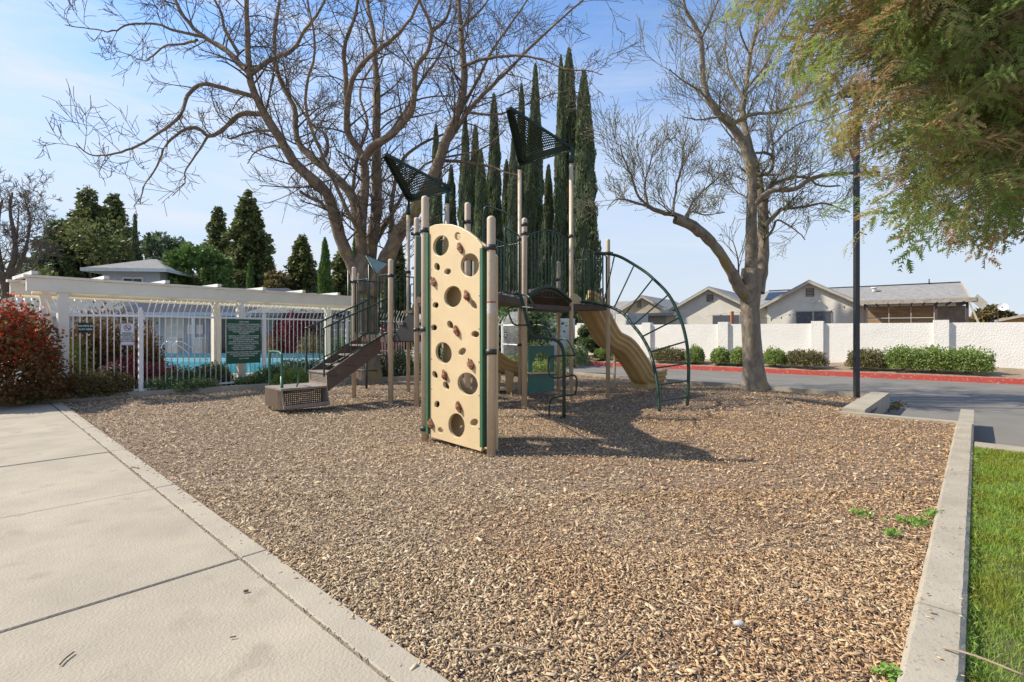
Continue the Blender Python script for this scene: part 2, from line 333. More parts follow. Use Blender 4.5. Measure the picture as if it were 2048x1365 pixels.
# play area bed outline (s,t): left edge, kerb side, notch, back kerb, pool side
BED = [(-3.01, .155), (-3.01, 8.72), (-1.75, 8.72), (-1.75, 11.9), (7.4, 12.2), (8.5, 7.8), (9.2, 5.6), (9.4, 3.8), (9.75, 1.6), (10.0, .155)]
def in_bed(s, t):
    r = 0; n = len(BED)
    for i in range(n):
        a, c = BED[i], BED[(i + 1) % n]
        if (a[1] > t) != (c[1] > t) and s < (c[0] - a[0]) * (t - a[1]) / (c[1] - a[1]) + a[0]: r ^= 1
    return r
def bedz(x, y): return -.02 + .022 * math.sin(x * 1.1 + .4) * math.cos(y * .9) + .012 * math.sin(x * 2.7 + y * 2.1)
# chip bed as a gently uneven sheet
vs = []; ids = {}; fs = []
st0 = .25
for i in range(int(-3.25 / st0) - 1, int(10.5 / st0) + 1):
    for j in range(0, int(12.75 / st0)):
        s, t = i * st0, j * st0 + .1
        if in_bed(s + st0 / 2, t + st0 / 2) or in_bed(s, t) or in_bed(s + st0, t + st0) or in_bed(s + st0, t) or in_bed(s, t + st0):
            q = []
            for a, c in ((i, j), (i + 1, j), (i + 1, j + 1), (i, j + 1)):
                if (a, c) not in ids:
                    sa, tc_ = max(-3.1, a * st0), max(.12, c * st0 + .1)
                    if sa < -1.85 and tc_ > 8.8: tc_ = 8.8
                    p = ST(sa, min(tc_, 12.25)); p.z = bedz(p.x, p.y) - .012; ids[(a, c)] = len(vs); vs.append(p)
                q.append(ids[(a, c)])
            fs.append(tuple(q))
b = MB(); b.add(vs, fs, True); b.build('bark_chip_bed', M['chipbed'], kind='structure', label='bed of shredded wood chips under the play structure')
# real chips
def chips(n, lo, hi, size, name, flatn, spill=False):
    pts = []
    while len(pts) < n:
        m = 20000
        D = np.sqrt(nrs.rand(m) * (hi * hi - lo * lo) + lo * lo); u = nrs.uniform(-40, 2090, m); X = (u - U0) / F * D
        rel = np.stack([X - OR.x, D - OR.y], 1); s = rel @ np.array([E.x, E.y]); t = rel @ np.array([N.x, N.y])
        for k in range(m):
            if (in_bed(s[k] + .0, t[k]) if not spill else (-.02 < t[k] < .165 and s[k] < 9.8 and rnd.random() < ((t[k] + .02) / .185) ** 4) or (-3.2 < s[k] < -3.0 and .2 < t[k] < 8.6 and rnd.random() < .10)): pts.append((X[k], D[k]))
            if len(pts) >= n: break
    pts = np.array(pts[:n]); z = np.array([.006 if spill and (a * 1 - OR.x) * N.x + (c - OR.y) * N.y < 1 else (.04 if spill else bedz(a, c)) for a, c in pts]) + (0 if spill else nrs.uniform(-.006, .012, n))
    C = np.concatenate([pts, z[:, None]], 1)
    ang = nrs.rand(n) * math.tau; tilt = nrs.normal(size=n) * (.38 if not spill else .08)
    a = np.stack([np.cos(ang) * np.cos(tilt), np.sin(ang) * np.cos(tilt), np.sin(tilt)], 1)
    up = np.array([0, 0, 1.]) + nrs.normal(size=(n, 3)) * (.38 if not spill else .06); b_ = np.cross(up, a); b_ /= np.linalg.norm(b_, axis=1)[:, None]; c = np.cross(a, b_)
    ln = (size * np.exp(nrs.normal(size=n) * .38))[:, None]; wd = ln * nrs.uniform(.16, .48, n)[:, None]; th = ln * .10
    k = nrs.uniform(.55, 1, n)[:, None]; k2 = nrs.uniform(.2, .9, n)[:, None]
    V = np.stack([C - a * ln * .5 - b_ * wd * .5 * k2, C + a * ln * .4 * k - b_ * wd * .5, C + a * ln * .5 + b_ * wd * .25, C - a * ln * .35 + b_ * wd * .5 * k], 1)
    if flatn:
        Fc = np.arange(4 * n).reshape(n, 4); V = V.reshape(-1, 3)
    else:
        T = V + (c * th)[:, None, :]; V = np.concatenate([V, T], 1).reshape(-1, 3); o = (np.arange(n) * 8)[:, None]
        Fc = np.concatenate([o + np.array([q]) for q in ([4, 5, 6, 7], [0, 1, 5, 4], [1, 2, 6, 5], [2, 3, 7, 6], [3, 0, 4, 7])], 0)
    ob = obj(name, npmesh(name, V, Fc, M['chip'])); tag(ob, 'loose wood chips covering the play area ground', None, None, 'stuff')
chips(44000, 1.6, 3.2, .019, 'wood_chips', False)
chips(52000, 3.2, 4.4, .0195, 'wood_chips', True)
chips(130000, 4.2, 8.5, .0225, 'wood_chips', True)
chips(80000, 8.3, 17.5, .030, 'wood_chips', True)

chips(620, 1.7, 12, .016, 'spilled_chips', False, True)
# sidewalk: base sheet + slabs with open joints
b = MB(); b.prism([tuple(p)[:2] for p in st_poly([(-6, .15), (10.6, .15), (10.6, -14), (-6, -14)])], -.3, -.035); sw = b.build('sidewalk', M['soil'], kind='structure', loc=(0, 0, 0))
ORG[sw] = Vector((0, 0, 0))
def slab(s0, s1, t0, t1, name, m, par, zt=0., g=.006, bev=.006, z0=-.045):
    q = MB(); a = [(s0 + g, t0 + g), (s1 - g, t0 + g), (s1 - g, t1 - g), (s0 + g, t1 - g)]
    i = [(s0 + g + bev, t0 + g + bev), (s1 - g - bev, t0 + g + bev), (s1 - g - bev, t1 - g - bev), (s0 + g + bev, t1 - g - bev)]
    vs = st_poly(a, z0) + st_poly(a, zt - bev) + st_poly(i, zt)
    fs = [(8, 9, 10, 11)] + [(k, (k + 1) % 4, (k + 1) % 4 + 4, k + 4) for k in range(4)] + [(k + 4, (k + 1) % 4 + 4, (k + 1) % 4 + 8, k + 8) for k in range(4)]
    fs = [f[::-1] for f in fs]; q.add(vs, fs)
    return q.build(name, m, par)
for k in range(-2, 5):
    for c in range(0, 3):
        slab(k * 1.99, min(k * 1.99 + 1.99, 9.95) if k == 4 else k * 1.99 + 1.99, -3.1 * (c + 1), -3.1 * c, 'slab', M['concrete'], sw, zt=-.002 * ((k + c) % 2) - .003 * (k % 3 == 1), g=.009 if k in (0, 1) else .006)
    slab(k * 1.99, min(k * 1.99 + 1.99, 10.0), 0, .155, 'border_slab', M['concrete_edge'], sw, zt=.004, g=.004)
# crumbs and litter lying in the border joint
n = 900; sN = nrs.uniform(-2.2, 9.5, n); tN = nrs.normal(size=n) * .007
C = np.array([ST(a, c, .002) for a, c in zip(sN, tN)]); V, Fq = leaves(C, .009, asp=.8)
o = obj('joint_litter', npmesh('joint_litter', V, Fq, M['stick'])); tag(o, 'dark crumbs of bark caught in the sidewalk joint', None, None, 'stuff')

def kerb(name, pts, w, z0, z1, m, label=None, kind='structure', bev=.015, xy=False, seg=0., cat=None):
    """kerb run along a polyline; pts on inner edge, width to the right hand side"""
    P3 = [Vector((p[0], p[1], 0)) for p in pts]; n = len(P3); prof = [(0, z0), (0, z1 - bev), (bev, z1), (w - bev, z1), (w, z1 - bev), (w, z0)]
    vs = []
    for i, p in enumerate(P3):
        if i == 0: d = (P3[1] - P3[0]).normalized(); k = 1
        elif i == n - 1: d = (P3[-1] - P3[-2]).normalized(); k = 1
        else:
            d1 = (P3[i] - P3[i - 1]).normalized(); d2 = (P3[i + 1] - P3[i]).normalized(); d = (d1 + d2).normalized(); k = 1 / max(.4, d.dot(d1))
        x = Vector((d.y, -d.x, 0)) * k
        for a, z in prof: vs.append(p + x * (a + (rnd.gauss(0, .0011) if n > 20 else 0)) + UP * (z + (rnd.gauss(0, .0010) if n > 20 and z > 0 else 0)))
    m6 = len(prof); fs = [(i * m6 + j, (i + 1) * m6 + j, (i + 1) * m6 + j + 1, i * m6 + j + 1) for i in range(n - 1) for j in range(m6 - 1)]
    fs += [tuple(range(m6))[::-1], tuple((n - 1) * m6 + k for k in range(m6))]
    q = MB(); q.add(vs, fs); return q.build(name, m, label=label, kind=kind, loc=(0, 0, 0))
def subdiv(pts, st=.5):
    out = []
    for a, c in zip(pts, pts[1:]):
        a, c = Vector(a), Vector(c); k = max(1, int((c - a).length / st))
        for i in range(k): out.append(a.lerp(c, i / k))
    out.append(Vector(pts[-1])); return out
# kerb round the bed: right side in three pieces with rough joints, back corner, notch, back
kr = [(-3.01, -.5), (-3.01, 2.02)], [(-3.01, 2.045), (-3.01, 6.1)], [(-3.01, 6.12), (-3.01, 8.93)]
for i, (a, c) in enumerate(kr):
    p = subdiv([Vector((*tuple(ST(*q))[:2], 0)) for q in (a, c)], .06)
    kerb('kerb', p, .19, -.3, .035 - .004 * i, M['curb'], kind='structure', bev=.02)
b = MB(); b.add(st_poly([(-3.2, 8.74), (-1.55, 8.74), (-1.55, 8.91), (-3.2, 8.91)], .028) + st_poly([(-3.2, 8.74), (-1.55, 8.74), (-1.55, 8.91), (-3.2, 8.91)], -.3), [(3, 2, 1, 0), (0, 1, 5, 4), (1, 2, 6, 5), (2, 3, 7, 6), (3, 0, 4, 7)])
b.build('kerb', M['curb'], kind='structure', loc=(0, 0, 0))
b = MB(); q4 = [(-1.88, 8.915), (-1.56, 8.915), (-1.56, 12.1), (-1.88, 12.1)]; b.add(st_poly(q4, .075) + st_poly(q4, -.3), [(3, 2, 1, 0), (0, 1, 5, 4), (1, 2, 6, 5), (2, 3, 7, 6), (3, 0, 4, 7)])
b.build('kerb', M['curb'], kind='structure', loc=(0, 0, 0))
b = MB(); q4 = [(-1.56, 11.93), (8.0, 12.25), (8.0, 12.42), (-1.56, 12.1)]; b.add(st_poly(q4, .05) + st_poly(q4, -.3), [(3, 2, 1, 0), (0, 1, 5, 4), (1, 2, 6, 5), (2, 3, 7, 6), (3, 0, 4, 7)])
b.build('kerb', M['curb'], kind='structure', loc=(0, 0, 0))
# kerb along the pool side
pk = [ST(7.4, 12.3), ST(8.5, 7.8), ST(9.2, 5.6), ST(9.4, 3.8), ST(9.75, 1.6), ST(10.1, -.6), ST(10.3, -6)]
kerb('kerb', pk[::-1], -.13, -.2, .09, M['curb'], kind='structure', bev=-.012)
# parking-stop continuing from the corner, and its round shadowed end
b = MB(); q4 = [(-3.2, 8.95), (-3.03, 8.95), (-3.03, 10.5), (-3.2, 10.5)]; b.add(st_poly(q4, .03) + st_poly(q4, -.3), [(3, 2, 1, 0), (0, 1, 5, 4), (1, 2, 6, 5), (2, 3, 7, 6), (3, 0, 4, 7)])
b.build('kerb', M['curb'], kind='structure', loc=(0, 0, 0))
# concrete strip beyond the lawn
b = MB(); q4 = [(-3.21, 7.05), (-12, 7.05), (-12, 7.4), (-3.21, 7.4)]; b.add(st_poly(q4, -.01) + st_poly(q4, -.3), [(0, 1, 2, 3), (1, 0, 4, 5), (2, 1, 5, 6), (3, 2, 6, 7), (0, 3, 7, 4)])
b.build('kerb', M['curb'], kind='structure', loc=(0, 0, 0))
# lawn
b = MB(); b.add(st_poly([(-3.19, -1), (-3.19, 7.06), (-12, 7.06), (-12, -1)], -.055), [(0, 1, 2, 3)]); b.build('lawn_ground', M['lawn'], kind='structure')
n = 110000
sN = -3.235 - nrs.rand(n) ** 1.3 * 2.3; tN = nrs.uniform(-.3, 7.04, n)
C = np.array([OR.x + E.x * sN + N.x * tN, OR.y + E.y * sN + N.y * tN, np.full(n, -.055)]).T
keep = (C[:, 1] > 1.3) & (C[:, 0] / C[:, 1] < 1.12); C = C[keep]; n = len(C)
far = np.clip(C[:, 1] / 4, .6, 1.6)
hgt = nrs.uniform(.022, .06, n); hgt *= 1 + .35 * np.sin(C[:, 0] * 5 + C[:, 1] * 3); ang = nrs.rand(n) * math.tau; w = .0022 * far
d = np.stack([np.cos(ang), np.sin(ang), np.zeros(n)], 1); lean = nrs.normal(size=(n, 3)) * .55; lean[:, 2] = 1; lean /= np.linalg.norm(lean, axis=1)[:, None]
tip = C + lean * hgt[:, None]; mid = C + (lean * .5 + np.array([0, 0, .15])) * hgt[:, None]
V = np.stack([C - d * w[:, None], C + d * w[:, None], mid + d * w[:, None] * .8, tip, mid - d * w[:, None] * .8], 1).reshape(-1, 3)
o = obj('grass', npmesh('grass', V, np.arange(5 * n).reshape(n, 5), L['grass'])); tag(o, 'short bright green lawn grass beside the kerb', None, None, 'stuff')
# road
b = MB(); b.add([(-8, 18, -.25)] + [ST(9.5, 12.3, -.25), ST(-1.5, 12.05, -.25), ST(-1.7, 8.8, -.25), ST(-3.1, 8.8, -.25), ST(-3.1, 7.3, -.25), ST(-30, 7.3, -.25), ST(-30, 21.5, -.25), ST(14, 21.5, -.25)][0:0] , [])
rd = [ST(12, 12.2, -.25), ST(-1.7, 12.0, -.25), ST(-1.7, 8.85, -.25), ST(-3.1, 8.85, -.25), ST(-3.1, 7.3, -.25), ST(-32, 7.3, -.25)]
cA = Vector((15.75, 15.5, 0)); cd_ = Vector((-.793, .61, 0))
far = [cA - cd_ * 30, cA + cd_ * 30]
for p in far: p.z = -.25
b = MB(); b.add(rd + [far[0], far[1]], [tuple(range(8))]); b.build('road', M['asphalt'], kind='structure')
# red kerb + planting strip + wall
nrm = Vector((.61, .793, 0))
def WL(k, off=0., z=0.): # along the boundary wall; k metres to the left of A, off metres beyond it
    return Vector((17.7, 17.5, z)) + cd_ * k + nrm * off
kerb('red_kerb', [(p.x, p.y) for p in [cA - cd_ * 26, cA - cd_ * 8, cA + cd_ * 6, cA + cd_ * 30]], -.16, -.3, -.10, M['red'], kind='structure', bev=-.02)
b = MB(); vs = []
nk = 60
for i in range(nk + 1):
    k = -26 + 56 * i / nk
    base = cA + cd_ * k + nrm * .14
    for j, (o_, z) in enumerate(((0, -.12), (.6, -.06), (1.4, .02), (2.4, .08), (3.6, .12))):
        q = base + nrm * o_; q.z = z + (rnd.uniform(-.03, .03) if 0 < j < 4 else 0); vs.append(q)
fs = [(i * 5 + j, i * 5 + j + 1, (i + 1) * 5 + j + 1, (i + 1) * 5 + j) for i in range(nk) for j in range(4)]
b.add(vs, fs, True); b.build('planting_strip', M['dirt'], kind='structure')

wall = empty('boundary_wall', WL(8, 0, .1), 'long white stucco boundary wall with square pilasters behind the road', 'wall')
def wk(u):
    r = (u - U0) / F; return (17.7 - 17.5 * r) / (r * .61 + .793)
b = MB()
for k0, k1 in [(-26, 20.5)]:
    a0, a1 = WL(k0), WL(k1); zt = lambda k: 1.70 + .003 * k
    n_ = 40; vs = []
    for i in range(n_ + 1):
        k = k0 + (k1 - k0) * i / n_
        for off, z in ((0, -.1), (0, zt(k)), (.16, zt(k)), (.16, -.1)): q = WL(k, off); q.z = z; vs.append(q)
    fs = [(i * 4 + j, i * 4 + j + 1, (i + 1) * 4 + j + 1, (i + 1) * 4 + j) for i in range(n_) for j in range(3)] + [(0, 3, 2, 1), (n_ * 4, n_ * 4 + 1, n_ * 4 + 2, n_ * 4 + 3)]
    b.add(vs, fs)
b.build('wall_panel', M['stucco'], wall)
def box_on(k0, k1, o0, o1, z0, z1, q):
    pts = [WL(k0, o0), WL(k1, o0), WL(k1, o1), WL(k0, o1)]; q.prism([(p.x, p.y) for p in pts][::-1], z0, z1)
for u in (1163, 1294, 1447, 1635, 1882, 2235):
    k = wk(u); q = MB(); w_ = .22; box_on(k - w_, k + w_, -.13, .26, -.1, 1.80 + .003 * k, q); q.build('pilaster', M['stucco'], wall)

# pool side ground: concrete deck and soil bed along the fence
b = MB(); dk = [ST(10.15, -.8), ST(9.75, 1.6), ST(9.42, 3.8), ST(9.22, 5.6), ST(8.55, 7.8), ST(7.5, 12.1)]
fl = [Vector((p.x, p.y, 0)) for p in dk]
sb = [p + E * 1.7 + N * .2 for p in fl]
b.add([p + UP * .03 for p in fl] + [p + UP * .05 for p in sb[::-1]], [tuple(range(12))]); b.build('planting_bed', M['soil'], kind='structure')
b = MB(); b.add([(q.x, q.y, .02) for q in (sb[0] + E * -.1, sb[-1] - E * .1 + N * .5)] + [(1.5, 22, .02), (1.5, 38, .02), (-32, 38, .02), (-32, 8.5, .02)], [(5, 0, 1, 2, 3, 4)][:1]); b.build('pool_deck', M['concrete_edge'], kind='structure')
# =============================== POOL SIDE ===============================
# swimming pool: raised tile band and water
def poolpt(u, v, z=.02): return G(u, v, z)
pw = [Vector((-14.6, 14.6, 0)), Vector((-8.6, 14.2, 0)), Vector((-6.2, 15.8, 0)), Vector((-7.4, 23.2, 0)), Vector((-18.5, 23.6, 0))]
pool = empty('swimming_pool', (-10.5, 17, 0), 'turquoise swimming pool with tiled edge behind the white fence', 'pool')
b = MB(); b.add([(p.x, p.y, .07) for p in pw], [(4, 3, 2, 1, 0)][0:1]); b.f = [(0, 1, 2, 3, 4)]; b.build('water_surface', M['water'], pool)
b = MB()
for a, c in zip(pw, pw[1:] + pw[:1]): b.bar((a.x, a.y, .08), (c.x, c.y, .08), .16, .14)
b.build('coping', M['whitepanel'], pool)
b = MB(); b.bar((-18.3, 23.75, .2), (-7.6, 23.35, .2), .08, .34); b.build('tile_band', M['tile'], pool)
hr = empty('pool_handrail', G(345, 722), 'curved stainless steel pool handrail at the water edge', 'handrail')
for dx in (0, .55):
    q = MB(); base = G(322, 722) + Vector((dx * .5, dx * .6, 0))
    q.tube(smooth_line([base, base + Vector((0, 0, .55)), base + Vector((.15, .05, .86)), base + Vector((.45, .1, .88)), base + Vector((1.0, .2, .5)), base + Vector((1.35, .25, .12))], 5), .025, 8)
    q.build('rail', M['steel'], hr)

# ---- white picket fences (steel bars with bent-over tops) ----
def fence(name, label, A, Bp, zr, ztop, lean, spacing, posts, zb=.12, group=None, pw_=.075, rail2=None):
    A, Bp = Vector(A), Vector(Bp); d = (Bp - A); ln = d.length; d.normalize(); fe = empty(name, A, label, 'fence', group)
    lean = Vector(lean)
    q = MB(); q.bar(A + UP * zr, Bp + UP * zr, .04, .045); q.build('rail', M['white'], fe)
    q = MB(); q.bar(A + UP * zb, Bp + UP * zb, .04, .04); q.build('rail', M['white'], fe)
    if rail2: q = MB(); q.bar(A + UP * rail2, Bp + UP * rail2, .03, .035); q.build('rail', M['white'], fe)
    q = MB(); hgt = ztop - zr
    q.tube([Vector((0, 0, .04)), Vector((0, 0, zr + .02)), Vector((0, 0, zr + hgt * .25)) + lean * .12, Vector((0, 0, zr + hgt * .55)) + lean * .42, Vector((0, 0, zr + hgt * .82)) + lean * .78, Vector((0, 0, ztop)) + lean], .0115, 4)
    me = q.mesh('picket', M['white'])
    n = int(ln / spacing)
    for i in range(n + 1):
        p = A + d * (i * spacing)
        if any(abs(i * spacing - s) < spacing * .45 for s in posts): continue
        o = obj('picket', me, fe, p - A)
    for s in posts:
        q = MB(); p = A + d * s; h2 = pw_ / 2; x = d * h2; y = Vector((-d.y, d.x, 0)) * h2
        pts = [p - x - y, p + x - y, p + x + y, p - x + y]; q.prism([(a.x, a.y) for a in pts], 0.02, zr + .12)
        q.tube([p + UP * (zr + .12), p + UP * (zr + .15), p + UP * (zr + .19)], [h2 * .9, h2 * .8, h2 * .2], 8)
        q.build('post', M['white'], fe)
    return fe
fA = Vector((-8.9, 9.85, 0)); fB = Vector((-7.94, 10.8, 0)); fC = Vector((-6.38, 13.0, 0)); fdir = (fC - fB).normalized()
fA2 = Vector((-9.75, 10.05, 0))
fence('metal_fence', 'white picket fence section holding the no pets and no smoking signs', fA2, fB, 1.70, 2.03, Vector((-.16, .05, 0)), .115, [0.35])
f2e = fB + fdir * 8.2
fence('metal_fence', 'long white picket fence with outward curved tops in front of the pool', fB, f2e, 1.70, 2.05, Vector((.13, -.04, 0)), .117, [0., (fC - fB).length, (fC - fB).length + 2.5])
f3 = Vector((-.35, 19.4, 0))
fence('metal_fence', 'far white picket fence run seen beneath the play decks', f2e, f3, 1.65, 1.95, Vector((.15, -.12, 0)), .14, [0., 1.5])
fence('metal_fence', 'white mesh gate panel behind the tan slide exit', f3, Vector((.33, 17.9, 0)), 1.62, 2.12, Vector((.22, .12, 0)), .10, [0., 1.6], rail2=.9)
# back fence on the far side of the pool
fence('metal_fence', 'low white fence far behind the pool beside the maroon tree', Vector((-12.6, 27.5, 0)), Vector((-5.8, 29.0, 0)), 1.5, 1.55, Vector((0, 0, 0)), .16, [0., 2.5, 5.])

# ---- signs ----
def sign(name, label, u0, u1, v0, v1, Dl, Dr, m, th=.006):
    a, c = P(u0, v1, Dl), P(u1, v1, Dr); zt = P((u0 + u1) / 2, v0, (Dl + Dr) / 2).z; z0 = P((u0 + u1) / 2, v1, (Dl + Dr) / 2).z
    a.z = c.z = 0; d = (c - a).normalized(); nn = Vector((d.y, -d.x, 0)); w_ = (c - a).length
    root = empty(name, (a + c) / 2 + UP * z0, label, 'sign'); q = MB()
    q.slab([a + UP * z0, c + UP * z0, c + UP * zt, a + UP * zt], -nn * -th if False else nn * -th); q.build('board', m, root)
    return root, (a + c) / 2, d, nn, z0, zt, w_
def onfence(u, off=-.03):
    r = (u - U0) / F
    for A, Bp in ((fA2, fB), (fB, f2e)):
        d = (Bp - A).normalized(); k = (A.x - r * A.y) / (r * d.y - d.x)
        if -.05 <= k <= (Bp - A).length: return (A + d * k)
    return fB
def fsign(name, label, u0, u1, v0, v1, m, off=.05):
    a, c = onfence(u0), onfence(u1); d = (c - a).normalized(); nn = Vector((d.y, -d.x, 0)); a += nn * off; c += nn * off
    Dm = (a.y + c.y) / 2; z0 = P(0, v1, Dm).z; zt = P(0, v0, Dm).z; w_ = (c - a).length; mid = (a + c) / 2
    root = empty(name, mid + UP * z0, label, 'sign'); q = MB(); q.slab([a + UP * z0, c + UP * z0, c + UP * zt, a + UP * zt], -nn * .006)
    q.build('board', m, root); return root, mid, d, nn, z0, zt, w_
rt, c, d, nn, z0, zt, w_ = fsign('notice_sign', 'tall green welcome and warning sign with rows of white text on the fence', 451, 519, 639, 727, M['signgreen'])
T = ['WELCOME', 'THIS PLAY EQUIPMENT IS RECOMMENDED', 'FOR INDIVIDUALS 5-12 YEARS OF AGE WITH', 'SUFFICIENT STRENGTH, DEXTERITY AND', 'COORDINATION. ADULT SUPERVISION', 'STRONGLY RECOMMENDED.', 'WARNING', 'REMOVAL OF HELMETS, DRAWSTRINGS', 'OR ACCESSORIES AROUND THE NECK', 'IS HIGHLY RECOMMENDED.', 'EXTREME TEMPERATURES MAY AFFECT', 'SURFACES AND CAUSE HOT SURFACES.', 'EQUIPMENT FOOTWEAR IS', 'STRONGLY RECOMMENDED TO', 'PREVENT BURNS OR INJURY.', '', 'PLAYGROUND HOURS: 8:00 A.M. TO SUNSET', 'ADULTS AND CHILDREN TOGETHER', 'MAKE A SAFE PLAYGROUND', '', 'PLAY IT SAFE']
hh = zt - z0; unit = hh / 29.5
sz = [unit * (1.35 if t in ('WELCOME', 'WARNING') else 1.12) for t in T]; sz = [s if t else unit * .5 for s, t in zip(sz, T)]
q = text_mb(T, 0, M['letter'], 'lettering', rt, c + nn * .004 + UP * (zt - unit * 2.2), d, UP, 1.13, .0012, unit * .03, sz)
rt, c, d, nn, z0, zt, w_ = fsign('rule_sign', 'small dark green no pets in play area sign on the near fence', 158, 188, 646, 666, M['signdark'])
text_mb(['NO PETS IN', 'PLAY AREA'], w_ * .185, M['letter'], 'lettering', rt, c + nn * .004 + UP * (z0 + (zt - z0) * .60), d, UP, 1.45, .0012, w_ * .008)
rt, c, d, nn, z0, zt, w_ = fsign('rule_sign', 'white no smoking sign with crossed cigarette symbol beside the fence post', 242, 271, 647, 691, M['signwhite'])
hh = zt - z0
text_mb(['SMOKING IS', 'PROHIBITED BY', 'LAW IN THE', 'PLAYGROUND', 'AND POOL AREA'], w_ * .13, M['ink'], 'lettering', rt, c + nn * .004 + UP * (z0 + hh * .53), d, UP, 1.28, .0012, w_ * .006)
q = MB(); cc = c + nn * .006 + UP * (z0 + hh * .79); rr_ = hh * .125
q.tube([cc + (d * math.cos(a) + UP * math.sin(a)) * rr_ for a in [i * math.tau / 24 for i in range(25)]], .0055, 5); q.tube([cc + (d * -.7 + UP * .7) * rr_, cc + (d * .7 - UP * .7) * rr_], .0055, 5); q.build('ban_ring', M['redink'], rt)
q = MB(); q.bar(cc - d * rr_ * .6 - UP * .005, cc + d * rr_ * .5 - UP * .005, .004, .013); q.bar(cc + d * rr_ * .55 - UP * .005, cc + d * rr_ * .7 - UP * .005, .004, .013); q.build('cigarette', M['ink'], rt)
q = MB(); fx = [(a * w_ * .5 * .95, b_ * hh * .5 * .97) for a, b_ in ((-1, -1), (1, -1), (1, 1), (-1, 1), (-1, -1))]
q.tube([c + nn * .004 + d * a + UP * ((z0 + zt) / 2 + b_) for a, b_ in fx], .003, 4); q.build('border', M['ink'], rt)
# second no pets sign, on the far gate
dg_ = (Vector((.33, 17.9, 0)) - f3).normalized(); ng = Vector((dg_.y, -dg_.x, 0)); ng = ng if ng.y < 0 else -ng
ctr = P(1012, 670, 19.0); ctr.z = 0; ctr = f3 + dg_ * 0.35 + ng * .05; z0 = P(0, 676, ctr.y).z; zt = P(0, 664, ctr.y).z
rt = empty('rule_sign', ctr + UP * z0, 'distant dark green no pets sign on the white mesh gate', 'sign'); q = MB(); q.slab([ctr - dg_ * .13 + UP * z0, ctr + dg_ * .13 + UP * z0, ctr + dg_ * .13 + UP * zt, ctr - dg_ * .13 + UP * zt], ng * -.006); q.build('board', M['signdark'], rt)
text_mb(['NO PETS IN', 'PLAY AREA'], .05, M['letter'], 'lettering', rt, ctr + ng * .01 + UP * (z0 + (zt - z0) * .58), dg_ if dg_.x > 0 else -dg_, UP, 1.5, .001, .001)

# ---- pergola ----
pg = empty('pergola', (-9.06, 10.2, 0), 'long cream timber pergola with lattice roof over the white fence', 'pergola')
pa = Vector((-9.06, 10.2, 0)); pb = Vector((-5.0, 15.6, 0)); pd = (pb - pa).normalized(); pn = Vector((-pd.y, pd.x, 0)); PL = (pb - pa).length + 1.2
ztp = 2.47; Wd = 1.55
def pp(a, o_, z): q = pa + pd * a + pn * o_; q.z = z; return q
for o_ in (0, Wd):
    q = MB(); q.bar(pp(-.55, o_, ztp - .19), pp(PL, o_, ztp - .19), .09, .25); q.build('beam', M['cream'], pg)
    q = MB(); q.bar(pp(-.6, o_, ztp - .03), pp(PL, o_, ztp - .03), .16, .05); q.build('cap_board', M['cream'], pg)
    q = MB(); q.bar(pp(-.45, o_ + .12, ztp - .345), pp(PL, o_ + .12, ztp - .345), .06, .06); q.build('beam', M['cream'], pg)
for a in (0., 3.5, 6.95):
    for o_ in (0.06, Wd - .06):
        q = MB(); c0 = pp(a, o_, 0); x = pd * .085; y = pn * .085
        q.prism([(v_.x, v_.y) for v_ in (c0 - x - y, c0 + x - y, c0 + x + y, c0 - x + y)], .02, ztp - .06 - .01); q.build('post', M['cream'], pg)
for i in range(8):
    a = -.45 + i * 1.12; q = MB(); q.bar(pp(a, -.13, ztp + .035), pp(a, Wd + .15, ztp + .035), .09, .07); q.build('rafter', M['whitepanel'], pg)
sl = MB(); sl.bar(Vector((0, 0, 0)), pn * (Wd - .12), .035, .02); me = sl.mesh('slat', M['cream'])
for i in range(int(PL / .09)): obj('slat', me, pg, pp(-.4 + i * .09, .06, ztp - .085) - pa)
# =============================== PLAY STRUCTURE ===============================
M['decktop'] = mat('deck_top_coating', (.10, .105, .10), (.075, .08, .075), 6, .5, .1, 80)
ps = empty('play_structure', (-.4, 8.8, 0), 'large tan and green play structure with climbing wall, roofs, stairs and wavy slide', 'play structure')
PR = .046
def Gp(u, v): p = G(u, v); return Vector((p.x, p.y, 0))
P1, P2, P3, P4, P5, P6 = Gp(982.5, 905), Vector((-1.128, 6.55, 0)), Gp(833.5, 812), Gp(1049, 812), Gp(1142.5, 798), Gp(1216, 791.5)
P7, P8, P9, P12, P14 = Gp(781.5, 807), Gp(708, 793), Gp(816.5, 782), Gp(1039.5, 785.6), Gp(1117, 781.5)
P10 = Vector((-1.36, 10.6, 0)); P11 = Vector((-.73, 8.3, 0)); P15 = Vector((-.76, 10.26, 0))
def topz(v, p): return H - (v - V0) / F * p.y
def post(p, zt, r=PR, label=None, dome=True):
    q = MB(); pts = [p + UP * -.2, p + UP * (zt - r * .8)]; rr = [r, r]
    if dome:
        for a in (20, 45, 70, 88): pts.append(p + UP * (zt - r * .8 + r * .8 * math.sin(R(a)))); rr.append(r * math.cos(R(a)))
    q.tube(pts, rr, 16); return q.build('post', M['post'], ps)
def clamp(p, z, r=PR, ang=0.):
    q = MB(); q.tube([p + UP * (z - .03), p + UP * (z + .03)], r + .014, 14)
    dx = Vector((math.cos(ang), math.sin(ang), 0)); q.bar(p + dx * r + UP * z, p + dx * (r + .06) + UP * z, .03, .045); return q.build('clamp', M['dark'], ps)
post(P1, topz(432, P1), .049); post(P2, topz(392, P2), .049)
post(P3, topz(435, P3), .05); post(P4, topz(436, P4), .05); post(P6, topz(478, P6)); post(P7, topz(518, P7), .05); post(P8, topz(534, P8))
post(P11, topz(405, P11), .05); post(P14, 3.0, .042); post(P15, 3.1, .042)
